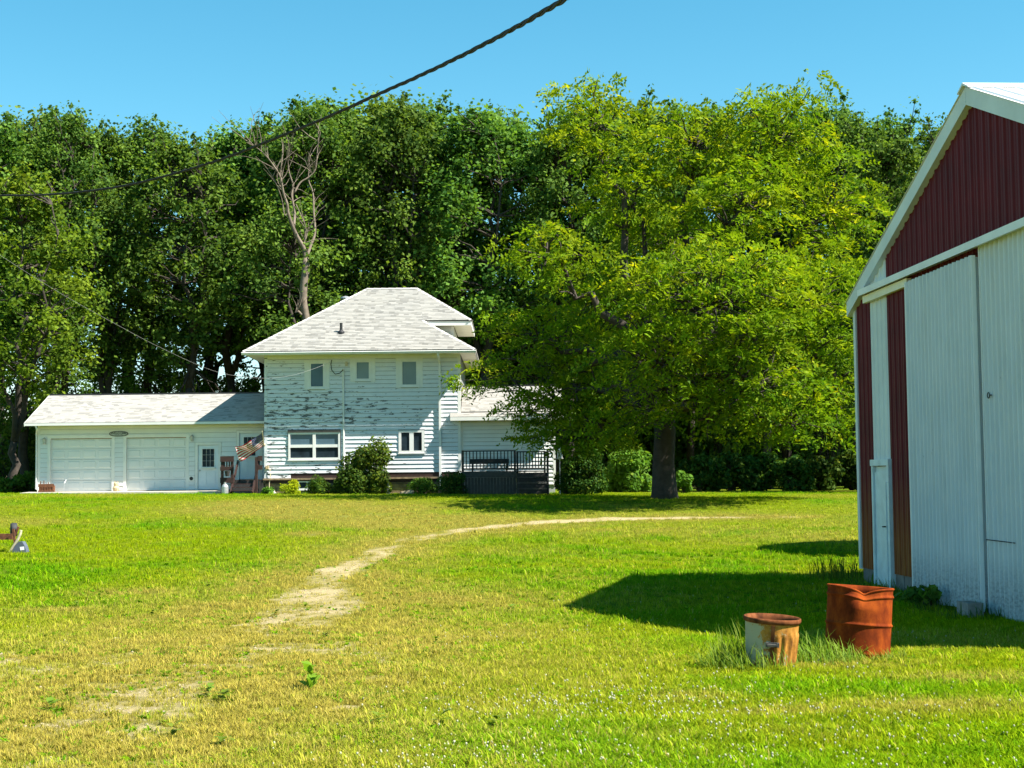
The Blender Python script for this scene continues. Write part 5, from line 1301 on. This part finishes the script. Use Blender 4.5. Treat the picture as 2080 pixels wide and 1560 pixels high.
# a nearer tree with bright foliage at the left edge
tl = gen_tree(61, 15, 4.2, 4.2, 90, 22000, stems=3, yellow=.12, leaf=(.13, .26))
p = at(30, 970, 69.5); put_tree('maple_tree', *tl, (p.x, 69.5, tz(p.x, 69.5)), 1.0, (1, 1, .93), 'bright green maple beside the garage, in front of the darker woods', leafm='leaf_maple')
for (u, Y, s_, k, lab) in ((1845, 65, .74, 3, 'sunlit tree standing directly behind the barn roof slope'), (1985, 62.5, .70, 1, 'tree standing behind the barn, hidden by its gable')):
    p = at(u, 970, Y); put_tree('broadleaf_tree', *VAR[k], (p.x, Y, tz(p.x, Y)), .7*k, (s_, s_, s_), lab)
tl2 = gen_tree(62, 13, 3.0, 6.0, 44, 11000, stems=2, lean=-.10, leaf=(.13, .24))
p = at(555, 970, 73); put_tree('leaning_tree', *tl2, (p.x+1.6, 73, tz(p.x, 73)), 0, (1, 1, 1.0), 'leaning tree with thick trunk just left of the bare dead tree')

# ------------------------------------------------------------------ the dead tree behind the house
DZ_ = lambda pts, Y=71.5: [at(500+a/3.468, 230+b/3.468, Y+dy) for (a, b, dy) in pts]
dt0 = DZ_([(430, 1500, 0)])[0]; dtz = tz(dt0.x, 71.5)
dead = thing('dead_tree', (dt0.x, 71.5, dtz), 'bare pale dead tree with forked limbs rising behind the roof', 'tree')
m = MB(); tp = [Vector((dt0.x+.1, 71.5, dtz-.3)), Vector((dt0.x, 71.5, dtz+4))]+DZ_([(425, 1450, 0), (402, 1330, 0), (405, 1210, 0), (424, 1090, 0), (420, 1020, 0)])
m.tube(tp, [.23, .20, .18, .18, .18, .19, .15], 10); m.build('trunk', M['bark_pale'], dead, smooth=True)
LIMBS = [([(420, 1030, 0), (405, 950, 0), (360, 870, -.2), (325, 790, -.3), (295, 700, -.4), (288, 640, -.5), (262, 560, -.6), (240, 450, -.8), (200, 380, -1), (140, 300, -1.2), (70, 240, -1.4), (0, 205, -1.6)], .24, .03),
         ([(240, 450, -.8), (250, 350, -.7), (257, 240, -.6), (250, 185, -.5)], .09, .02), ([(335, 800, -.2), (342, 700, .2), (325, 600, .3), (330, 500, .5)], .15, .07),
         ([(330, 500, .5), (300, 400, .5), (298, 300, .4), (325, 160, .2)], .09, .02), ([(430, 1000, 0), (455, 930, .2), (485, 840, .4), (476, 700, .6), (470, 560, .8), (440, 470, 1), (442, 370, 1.1)], .17, .03),
         ([(340, 560, .4), (380, 490, .6), (440, 450, .8), (490, 390, 1), (502, 260, 1.2), (522, 140, 1.3)], .10, .02), ([(350, 640, .2), (412, 780, .1), (416, 840, .1), (405, 940, 0)], .05, .08),
         ([(295, 700, -.4), (270, 715, -.5), (250, 600, -.6), (200, 470, -.8), (150, 390, -1)], .08, .015), ([(390, 1420, -.2), (365, 1395, -.3), (345, 1405, -.4)], .12, .07)]
rd_ = np.random.default_rng(9); tips = []
for (pts, ra, rb) in LIMBS:
    P = DZ_(pts); P = spline(P, 4); m = MB(); m.tube(P, [(ra+(rb-ra)*k/(len(P)-1))*.48 for k in range(len(P))], 7); m.build('limb', M['bark_pale'], dead, smooth=True); tips += P[len(P)//2:]
tw = MB()
for k in range(80):
    p = Vector(tips[rd_.integers(len(tips))]); d = Vector((rd_.normal()*.6, rd_.normal()*.6, abs(rd_.normal())*.8+.5)).normalized(); L = rd_.uniform(.6, 2.4); q = [p]
    for j in range(4): d = (d+Vector(rd_.normal(size=3))*.22).normalized(); q.append(q[-1]+d*L/4)
    tw.tube(q, [.024, .018, .013, .009, .005], 4, cap=False)
tw.build('twigs', M['bark_pale'], dead)['kind'] = 'stuff'

# ------------------------------------------------------------------ the honey locust on the lawn
LOC = [(1140,175),(1200,152),(1268,162),(1312,218),(1400,205),(1485,192),(1600,180),(1662,228),(1715,300),(1765,410),(1785,480),(1755,545),(1750,650),(1770,760),(1760,930),(1700,942),(1640,895),(1560,880),(1480,905),
       (1400,850),(1335,865),(1265,900),(1205,925),(1120,890),(1040,850),(985,790),(905,775),(955,715),(1000,640),(1022,560),(1012,490),(1060,440),(1105,385),(1088,300),(1128,235)]
def in_poly(x, y, P):
    c = False; j = len(P)-1
    for i in range(len(P)):
        if (P[i][1] > y) != (P[j][1] > y) and x < (P[j][0]-P[i][0])*(y-P[i][1])/(P[j][1]-P[i][1])+P[i][0]: c = not c
        j = i
    return c
def edge_dist(x, y, P):
    d = 1e9
    for i in range(len(P)):
        a, b = np.array(P[i-1], float), np.array(P[i], float); t = np.clip(np.dot([x-a[0], y-a[1]], b-a)/np.dot(b-a, b-a), 0, 1); d = min(d, np.hypot(*(np.array([x, y])-a-(b-a)*t)))
    return d
YL = 52.0; tb = at(1350, 1009, YL); tb.z = tz(tb.x, YL)
rl = np.random.default_rng(23); CL = []
LOBES = [(1215,265,90,105,52),(1195,195,62,42,52),(1410,300,112,82,53.5),(1580,295,105,95,52.5),(1590,205,70,36,52.5),(1685,430,95,120,52.5),(1510,420,125,78,50.5),(1285,420,95,80,53),(1110,525,92,80,50.5),(1095,690,92,75,55.5),
         (985,775,58,38,58.2),(1140,825,95,68,56),(1450,620,195,130,46.8),(1640,620,120,120,50.5),(1340,745,125,90,47.5),(1520,790,135,88,47.8),(1690,790,80,125,51.5),(1255,620,105,105,58.2),(1230,800,105,85,55),(1340,500,95,80,57.2),(1090,858,72,50,57.6),(1150,740,85,75,56.5),(1175,890,95,48,55.5),(1270,870,70,40,50),(1440,850,90,50,48.5),(1600,870,80,40,49)]
for (u, v, ru, rv, Y) in LOBES:
    c = at(u, v, Y); a, b = ru*Y/F, rv*Y/F; d = min(a, 2.6)*1.05; vol = a*b*d; tries = int(vol*34)
    for k in range(tries):
        q = rl.normal(size=3); q /= np.linalg.norm(q); q *= rl.uniform(.25, 1)**.5
        w = c+Vector((q[0]*a, q[1]*d, q[2]*b))
        if all((w-Vector(o)).length > .74 for o in CL[-400:]): CL.append(tuple(w))
CL = np.array(CL); print('locust clumps', len(CL))
loc = thing('honey_locust', tuple(tb), 'big feathery yellow-green tree with thick dark trunk on the lawn', 'tree')
wood = MB(); b0 = np.array(tb)
tr = [b0+np.array(q) for q in ((.0, 0, -.3), (.0, 0, .25), (-.02, 0, 1.2), (.05, 0, 2.2), (.02, 0, 3.1))]
wood.tube([Vector(q) for q in tr], [.54, .44, .37, .36, .38], 12)
mains = []
for (u, v, y_) in [(L_[0], L_[1], L_[4]) for L_ in LOBES if L_[2] > 72]:
    e = np.array(at(u, v, y_)); P = [tr[-1]+(e-tr[-1])*t+np.array([0, 0, 1.2*math.sin(math.pi*t)*(.6 if v > 400 else .1)])+(rl.normal(size=3)*.22 if 0 < t < 1 else 0) for t in np.linspace(0, 1, 9)]
    wood.tube([Vector(q) for q in P], [max(.035, .26*(1-.85*k/8)) for k in range(9)], 7); mains += P[2:]
MP = np.array(mains); LC, LA, LB, LL, LW, LT = [], [], [], [], [], []
rx = float(MP[:, 0].mean())
for ci, c in enumerate(CL):
    d = np.linalg.norm(MP-c, axis=1)+.5*np.maximum(0, MP[:, 2]-c[2]); s0 = MP[np.argmin(d)]
    wood.tube([Vector(q) for q in limb_path(s0, c, rl, .15, 4, .08)], [.05, .04, .03, .022, .014], 5, cap=False)
    rc = rl.uniform(.55, .95); nf = int(34*rc*rc*1.15)
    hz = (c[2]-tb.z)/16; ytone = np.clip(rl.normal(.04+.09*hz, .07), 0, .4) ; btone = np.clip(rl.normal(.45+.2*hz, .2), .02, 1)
    for f in range(nf):                                    # fronds: a drooping stalk with leaflets on both sides
        v = rl.normal(size=3); v /= np.linalg.norm(v); 
        if v[2] < -.3: v[2] *= -.5
        o = c+v*np.array([1, 1, .62])*rc*rl.uniform(.2, 1)**.5
        out = np.array([v[0], v[1], .15+.4*rl.normal()*.5]); out /= np.linalg.norm(out)+1e-6
        Lf = rl.uniform(.25, .55); nl = 8
        side = np.cross(out, np.array([0, 0, 1.])+rl.normal(size=3)*.75); side /= np.linalg.norm(side)+1e-6; upv = np.cross(side, out)
        t = np.linspace(.05, 1, nl//2).repeat(2); sg = np.tile([1, -1], nl//2)
        P = o+out*(t*Lf)[:, None]+np.array([0, 0, -1.])*(rl.uniform(.2, 1.1)*Lf*t*t)[:, None]
        a = side*sg[:, None]*.9+out*.55+np.array([0, 0, -.25])+rl.normal(size=(nl, 3))*.18; a /= np.linalg.norm(a, axis=1)[:, None]
        ll = rl.uniform(.12, .21, nl); b = np.cross(a, upv+rl.normal(size=(nl, 3))*.35); b /= np.linalg.norm(b, axis=1)[:, None]
        LC.append(P+a*(ll*.45)[:, None]); LA.append(a); LB.append(b); LL.append(ll); LW.append(ll*.5)
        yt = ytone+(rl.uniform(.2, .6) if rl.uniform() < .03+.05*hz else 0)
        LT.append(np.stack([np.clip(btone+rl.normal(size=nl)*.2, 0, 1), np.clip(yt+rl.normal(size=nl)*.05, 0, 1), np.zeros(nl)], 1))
LC, LA, LB, LL, LW, LT = [np.concatenate(q) for q in (LC, LA, LB, LL, LW, LT)]
print('locust leaves', len(LC))
wood.build('trunk', M['bark'], loc, smooth=True)
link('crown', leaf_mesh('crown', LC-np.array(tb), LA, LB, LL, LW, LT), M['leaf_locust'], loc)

# ------------------------------------------------------------------ shrubs, hedges and weeds
def gen_shrub(seed, rx, ry, h, n, leaf, ncl=14, flat=False, yellow=0.0, bright=.4, top_yellow=0.0):
    rng = np.random.default_rng(seed); LC, LO, LT = [], [], []; st = MB()
    for k in range(ncl):
        a = rng.uniform(0, 6.28); t = rng.uniform(.12, .95); q = math.sqrt(rng.uniform(.05, 1))*math.sqrt(max(.08, 1-(t*.92)**2.2)); c = np.array([rx*q*math.cos(a)*.8, ry*q*math.sin(a)*.8, h*t*.86])
        rc = min(rx, h)*rng.uniform(.24, .42); m_ = int(n/ncl*rng.uniform(.7, 1.3)); v = rng.normal(size=(m_, 3)); v /= np.linalg.norm(v, axis=1)[:, None]
        p = c+v*(rc*rng.uniform(.2, 1, m_)**.45)[:, None]; p[:, 2] = np.abs(p[:, 2]); LC.append(p); LO.append(v); b = np.clip(rng.normal(bright, .15), 0, 1)
        ty = yellow+top_yellow*max(0, t-.45)*2
        LT.append(np.stack([np.clip(b+rng.normal(size=m_)*.2, 0, 1), np.clip(ty+rng.normal(size=m_)*.08, 0, 1), np.zeros(m_)], 1))
        st.tube([(0, 0, -.05), (c[0]*.4, c[1]*.4, c[2]*.4), tuple(c)], [.03, .02, .01], 5, cap=False)
    LC, LO, LT = np.concatenate(LC), np.concatenate(LO), np.concatenate(LT); m_ = len(LC); _, A_, B_ = frames(m_, rng, .5, LO, .8); L = rng.uniform(*leaf, m_)
    cm = leaf_mesh('foliage', LC, A_, B_, L, L*rng.uniform(.5, .85, m_), LT)
    sm = bpy.data.meshes.new('stems'); sm.from_pydata(st.v, [], st.f); sm.update(); return sm, cm
def put_shrub(name, u, v, Y, seed, wpx, hpx, n, leaf, label, cat='shrub', group=None, mat='leaf_shrub', depth=.8, dz=0, ncl=14, **kw):
    p = at(u, v, Y); w = wpx/2*Y/F; h = hpx*Y/F; s_, c_ = gen_shrub(seed, w, w*depth, h, n, leaf, ncl, **kw)
    zg = tz(p.x, Y)+dz; o = thing(name, (p.x, Y, zg), label, cat, group); link('stems', s_, M['bark'], o); link('foliage', c_, M[mat], o); return o
put_shrub('round_shrub', 745, 985, 61.0, 171, 146, 112, 9000, (.08, .15), 'dark green round shrub with pale top in front of the white house wall', ncl=26, depth=.7, bright=.35, top_yellow=.10)
put_shrub('yellow_shrub', 588, 1000, 60.6, 72, 56, 27, 1800, (.05, .09), 'low yellow-green shrub beside the stone base of the house', mat='leaf_lime', bright=.6, top_yellow=.3)
put_shrub('low_shrub', 650, 1000, 60.8, 73, 90, 34, 2400, (.06, .12), 'low dark green shrub between the yellow shrub and the garden light', bright=.3)
put_shrub('low_shrub', 705, 1002, 60.4, 74, 80, 32, 2100, (.06, .12), 'low dark green plant just left of the garden light', bright=.35)
put_shrub('low_shrub', 765, 1002, 60.5, 75, 75, 38, 1800, (.06, .14), 'leafy green plant just right of the garden light post', bright=.55, yellow=.1)
put_shrub('low_shrub', 545, 1003, 60.9, 76, 34, 14, 500, (.06, .12), 'bright green weed clump at the foot of the stoop', mat='leaf_weed', bright=.8)
put_shrub('low_shrub', 860, 1000, 60.8, 77, 80, 34, 2200, (.05, .12), 'low green plants beneath the downspout', bright=.5, mat='leaf_weed')
put_shrub('dark_shrub', 920, 1000, 60.0, 78, 80, 44, 2600, (.05, .10), 'dark reddish-green shrub at the left end of the deck', bright=.12)
put_shrub('lilac_bush', 1185, 1003, 58.6, 79, 110, 110, 6500, (.07, .13), 'tall dark bush between the deck steps and the big tree', ncl=26, bright=.15)
put_shrub('lilac_bush', 1150, 1003, 59.4, 83, 60, 60, 2200, (.06, .12), 'small dark bush tight against the deck steps', ncl=12, bright=.1)
put_shrub('leafy_thicket', 1275, 995, 65, 80, 130, 82, 5200, (.12, .24), 'sunlit bright green leafy thicket left of the big tree trunk', ncl=22, mat='leaf_weed', bright=.8, depth=1.0)
put_shrub('leafy_thicket', 1388, 1000, 62, 81, 46, 44, 1300, (.12, .24), 'small sunlit leafy plants right of the big tree trunk', ncl=9, mat='leaf_weed', bright=.8)
for i, u in enumerate(range(1420, 2000, 62)):
    put_shrub('hedge_bush', u, 998, 68.5+(i % 3)*.6, 90+i, 110, 72+(i*37 % 22), 2600, (.14, .26), 'dark weedy undergrowth bush at the edge of the right-hand woods', group='undergrowth at the edge of the right-hand woods', ncl=16, bright=.3, mat='leaf_shrub')
for i, u in enumerate((-30, 20, 62)):
    put_shrub('hedge_bush', u, 998, 67.5, 110+i, 90, 40, 1500, (.12, .24), 'low weeds growing beside the end wall of the garage', group='weeds beside the garage end wall', ncl=10, mat='leaf_weed', bright=.5)
# understorey bushes under the woods, seen between the trunks
for i, (u, h, Y) in enumerate([(20, 170, 84), (110, 200, 86), (190, 180, 87), (250, 200, 85), (330, 220, 86), (405, 210, 84), (480, 190, 86), (980, 260, 80), (1010, 210, 84), (1130, 260, 78), (1240, 240, 82), (1480, 220, 80), (1600, 240, 83), (1690, 200, 79)]):
    put_shrub('understorey_tree', u, 985, Y, 130+i, 150, h*1.35, 4200, (.13, .27), 'young leafy tree growing under the tall woods', cat='tree', group='young trees under the woods', ncl=26, bright=.35, mat='leaf_wood')

# tall grass and weeds
def tall_grass(name, c, rad, n, hmin, hmax, seed, label, cat='grass', mat='leaf_weed', ring=0.0, width=.009, bend=1.0, yellow=.1, bright=.7):
    r = np.random.default_rng(seed); V, Fq, T = [], [], []
    for k in range(n):
        a = r.uniform(0, 6.28); d = ring+(rad-ring)*math.sqrt(r.uniform()); x, y = c.x+d*math.cos(a), c.y+d*.8*math.sin(a); h = r.uniform(hmin, hmax)*(1.15-.5*d/rad); w = width*r.uniform(.7, 1.3)
        t = r.normal(math.pi*.95, 1.3); bx, by = math.cos(t), math.sin(t); bb = bend*h*r.uniform(.15, 1.0); sx, sy = -by*w/2, bx*w/2; z0 = gz(x, y)-.01 if c.y < 30 else tz(x, y)
        i = len(V)
        for (q, ww) in ((0, 1), (.35, .95), (.7, .7), (1, .08)):
            V += [(x+bx*bb*q*q-sx*ww, y+by*bb*q*q-sy*ww, z0+h*q*(1-.3*q*min(1, bb/h))), (x+bx*bb*q*q+sx*ww, y+by*bb*q*q+sy*ww, z0+h*q*(1-.3*q*min(1, bb/h)))]
        Fq += [(i, i+1, i+3, i+2), (i+2, i+3, i+5, i+4), (i+4, i+5, i+7, i+6)]; T += [(float(np.clip(r.normal(bright, .2), 0, 1)), float(np.clip(r.normal(yellow, .12), 0, 1)), 0)]*8
    zc = gz(c.x, c.y); o = link(name, np_mesh(name, np.array(V)-np.array([c.x, c.y, zc]), np.array(Fq), {'tint': np.array(T)}), M[mat], loc=(c.x, c.y, zc)); return tag(o, label, cat, None, 'stuff')
M['leaf_grass'] = leaf_mat('leaf_grass', (.06, .13, .012), (.17, .26, .03), (.42, .38, .10), .4)
tall_grass('tall_grass', Vector((cpn.x-.24, cpn.y-.10, 0)), .42, 420, .14, .36, 201, 'long bent grass around the left side of the rubbish can', mat='leaf_grass', bright=.5)
tall_grass('tall_grass', Vector(((cpn.x+dp.x)/2, (cpn.y+dp.y)/2+.05, 0)), .52, 620, .12, .34, 202, 'long bright grass between the rubbish can and the drum', mat='leaf_grass')
tall_grass('tall_grass', Vector((dp.x+.02, dp.y-.2, 0)), .42, 340, .07, .2, 203, 'grass growing around the base of the drum', mat='leaf_grass')
tall_grass('tall_grass', Vector((cpn.x-.1, cpn.y+.35, 0)), .4, 160, .2, .46, 204, 'taller grass stalks behind the rubbish can', mat='leaf_grass', bend=.6)
for k, (s, n_, cnt, h) in enumerate(((-.35, .35, 150, .65), (.9, .2, 110, .3), (1.8, .15, 120, .28), (2.6, .25, 160, .22), (4.6, .25, 160, .2), (6.0, .3, 160, .26))):
    q = bw(s, n_, 0); tall_grass('barn_weeds', q, .5, cnt, h*.4, h, 210+k, ['dark weeds sprouting at the far corner of the barn', 'grass at the foot of the first red siding strip', 'grass at the sill of the small barn door', 'low weeds below the left sliding door edge', 'low grass beside the concrete block', 'grass tuft below the right sliding door'][k], mat='leaf_weed', bright=.35, width=.014, bend=.7)
def broad_weed(u, v, n, L, seed, label, mat='leaf_weed', up=.5, bright=.85, name='broadleaf_weed', group=None):
    r = np.random.default_rng(seed); g = ground(u, v); zg = gz(g.x, g.y); m = MB(); V, Fq, T = [], [], []
    for k in range(n):
        a = r.uniform(0, 6.28); el = r.uniform(.2, 1.1)*up*1.5; d = np.array([math.cos(a)*math.cos(el), math.sin(a)*math.cos(el), math.sin(el)]); s_ = np.array([-math.sin(a), math.cos(a), 0]); l = L*r.uniform(.6, 1.2); w = l*.30
        st = np.array([0, 0, r.uniform(0, .12)*up*2]); up_ = np.cross(d, s_); i = len(V)
        for (q, ww, z_) in ((.0, .1, 0), (.35, .9, .03), (.7, .8, .01), (1, .05, -.08)):
            c_ = st+d*l*q+np.array([0, 0, 1])*z_*l*1.5
            V += [c_-s_*w*ww+up_*.04*l*ww, c_, c_+s_*w*ww+up_*.04*l*ww]
        for j in range(3): Fq += [(i+j*3, i+j*3+1, i+j*3+4, i+j*3+3), (i+j*3+1, i+j*3+2, i+j*3+5, i+j*3+4)]
        T += [(float(np.clip(r.normal(bright, .15), 0, 1)), float(np.clip(r.normal(.06, .05), 0, 1)), 0)]*12
    return tag(link(name, np_mesh(name, np.array(V), np.array(Fq), {'tint': np.array(T)}), M[mat], loc=(g.x, g.y, zg)), label, 'weed', group)
broad_weed(632, 1402, 14, .13, 301, 'upright weed with one large pale leaf in the worn track', up=.8, bright=1.0, mat='leaf_maple')
for k, (u, v) in enumerate(((425, 1415), (455, 1425), (895, 1475), (770, 1478), (450, 1520), (620, 1242), (745, 1180), (420, 1195), (155, 1235), (660, 1300), (310, 1250), (1010, 1480), (885, 1310), (100, 1445), (350, 1500), (1040, 1240), (975, 1215), (560, 1255))):
    broad_weed(u, v, 9, .085, 310+k, 'small low broadleaf weed growing in the thin grass of the track', up=.35, bright=.6, group='low weeds in the track', mat='leaf_grass')
for k in range(4):
    q = bw(3.6+k*.28, .35, 0); m_ = None
    r = np.random.default_rng(400+k); cM = gen_shrub(400+k, .22, .2, .3, 60, (.10, .18), 5, bright=.35); o = thing('broadleaf_weed', (q.x, q.y, gz(q.x, q.y)), 'dark broad-leaved weed growing below the left sliding door', 'weed', 'weeds below the sliding door'); link('stems', cM[0], M['bark'], o); link('foliage', cM[1], M['leaf_weed'], o)

# far undergrowth that closes the foot of the woods
def far_undergrowth():
    r = np.random.default_rng(77); n = 80000; x = r.uniform(-46, 46, n); y = r.uniform(91, 96, n); top = 1.5+3.4*fbm(x*.22, y*.0, 5)+2.2*fbm(x*.9, y*0, 6)+8.0*sstep(-6, 2, x)
    z = terrain(x, y)+top*r.uniform(0, 1, n)**.8; C = np.stack([x, y, z], 1); _, A_, B_ = frames(n, r, .4, np.tile([0, -1., .2], (n, 1)), .5); L = r.uniform(.25, .5, n)
    n2 = 60000; x2 = r.uniform(-8, 46, n2); y2 = r.uniform(97, 101, n2); z2 = terrain(x2, y2)+(10+4*fbm(x2*.3, y2*0, 8))*r.uniform(0, 1, n2); C = np.concatenate([C, np.stack([x2, y2, z2], 1)])
    n += n2; _, A_, B_ = frames(n, r, .2, np.tile([0, -1., .2], (n, 1)), .9); L = np.concatenate([L, r.uniform(.4, .8, n2)])
    o = link('far_undergrowth', leaf_mesh('far_undergrowth', C, A_, B_, L, L*.8, np.stack([r.uniform(0, .6, n), np.zeros(n), np.zeros(n)], 1)), M['leaf_wood']); tag(o, 'dark leafy undergrowth closing the far side of the woods', 'undergrowth', None, 'stuff')
far_undergrowth()
# ------------------------------------------------------------------ grass over the lawn and white clover heads
make_grass()
def clover():
    P = []
    for (u, v, n, ru, rv) in ((1250, 1430, 420, 1.0, .5), (1100, 1440, 200, .6, .35), (1480, 1460, 260, 1.0, .4), (1000, 1540, 120, .6, .3), (1300, 1280, 60, .7, .6), (1700, 1520, 260, 1.3, .5), (1950, 1450, 160, 1.0, .8), (1850, 1300, 45, .6, .5), (1450, 1380, 120, .9, .4), (1250, 1545, 220, .9, .3), (1390, 1210, 60, 1.4, 1.6), (980, 1300, 40, .6, .6), (1900, 1550, 200, 1.2, .4), (900, 1545, 60, .6, .2)):
        g = ground(u, v); n = int(n*.65); a = RNG.normal(size=(n, 2)); x, y = g.x+a[:, 0]*ru*.8, g.y+a[:, 1]*rv*1.3
        P.append(np.stack([x, y], 1))
    P = np.concatenate(P); P = P[P[:, 0]-(5.7+(25.2-P[:, 1])*.058) < 0]; x, y = P[:, 0], P[:, 1]; z = terrain(x, y)+(fbm(x*1.2, y*1.2, 77)-.5)*.05
    mb = MB(); mb.lathe((0, 0, 0), [(.001, .052), (.0085, .056), (.011, .064), (.0085, .073), (.001, .077)], 7); mb.tube([(0, 0, 0), (.004, 0, .054)], .0015, 3, cap=False)
    me = bpy.data.meshes.new('clover_head'); me.from_pydata(mb.v, [], mb.f); me.update()
    M['clover'] = simple('clover_white', (.38, .37, .25), .8, .15, 90)
    o = scatter('clover_flowers', np.stack([x, y, z], 1), RNG.uniform(0, 6.28, len(x)), RNG.uniform(.35, .7, len(x)), np.zeros((len(x), 3)), [hidden_source('clover_head', me, M['clover'])], np.zeros(len(x)))
    tag(o, 'small white clover flower heads scattered through the lawn', 'clover', None, 'stuff')
clover()
def gravel():
    x = RNG.uniform(-9, 9, 60000); y = RNG.uniform(8.5, 52, 60000); b_, d_, l_ = cover(x, y); k = (RNG.uniform(size=len(x)) < b_*.75) & (np.abs(x) < .345*y+1); x, y = x[k], y[k]; z = terrain(x, y)+(fbm(x*1.2, y*1.2, 77)-.5)*.05
    src = []
    for j in range(3):
        r = np.random.default_rng(500+j); mb = MB(); mb.lathe((0, 0, 0), [(.004, -.004), (.016, .0), (.018, .008), (.010, .016), (.001, .018)], 6); v = np.array(mb.v)*(1+r.normal(size=(len(mb.v), 3))*.18)
        me = bpy.data.meshes.new('pebble'); me.from_pydata([tuple(q) for q in v], [], mb.f); me.update(); src.append(hidden_source('pebble%d' % j, me, M['gravel_stone']))
    o = scatter('track_gravel', np.stack([x, y, z], 1), RNG.uniform(0, 6.28, len(x)), RNG.uniform(.3, .85, len(x)), np.zeros((len(x), 3)), src, RNG.integers(0, 3, len(x)))
    tag(o, 'loose pale gravel lying on the bare parts of the track', 'gravel', None, 'stuff'); print('pebbles', len(x))
gravel()
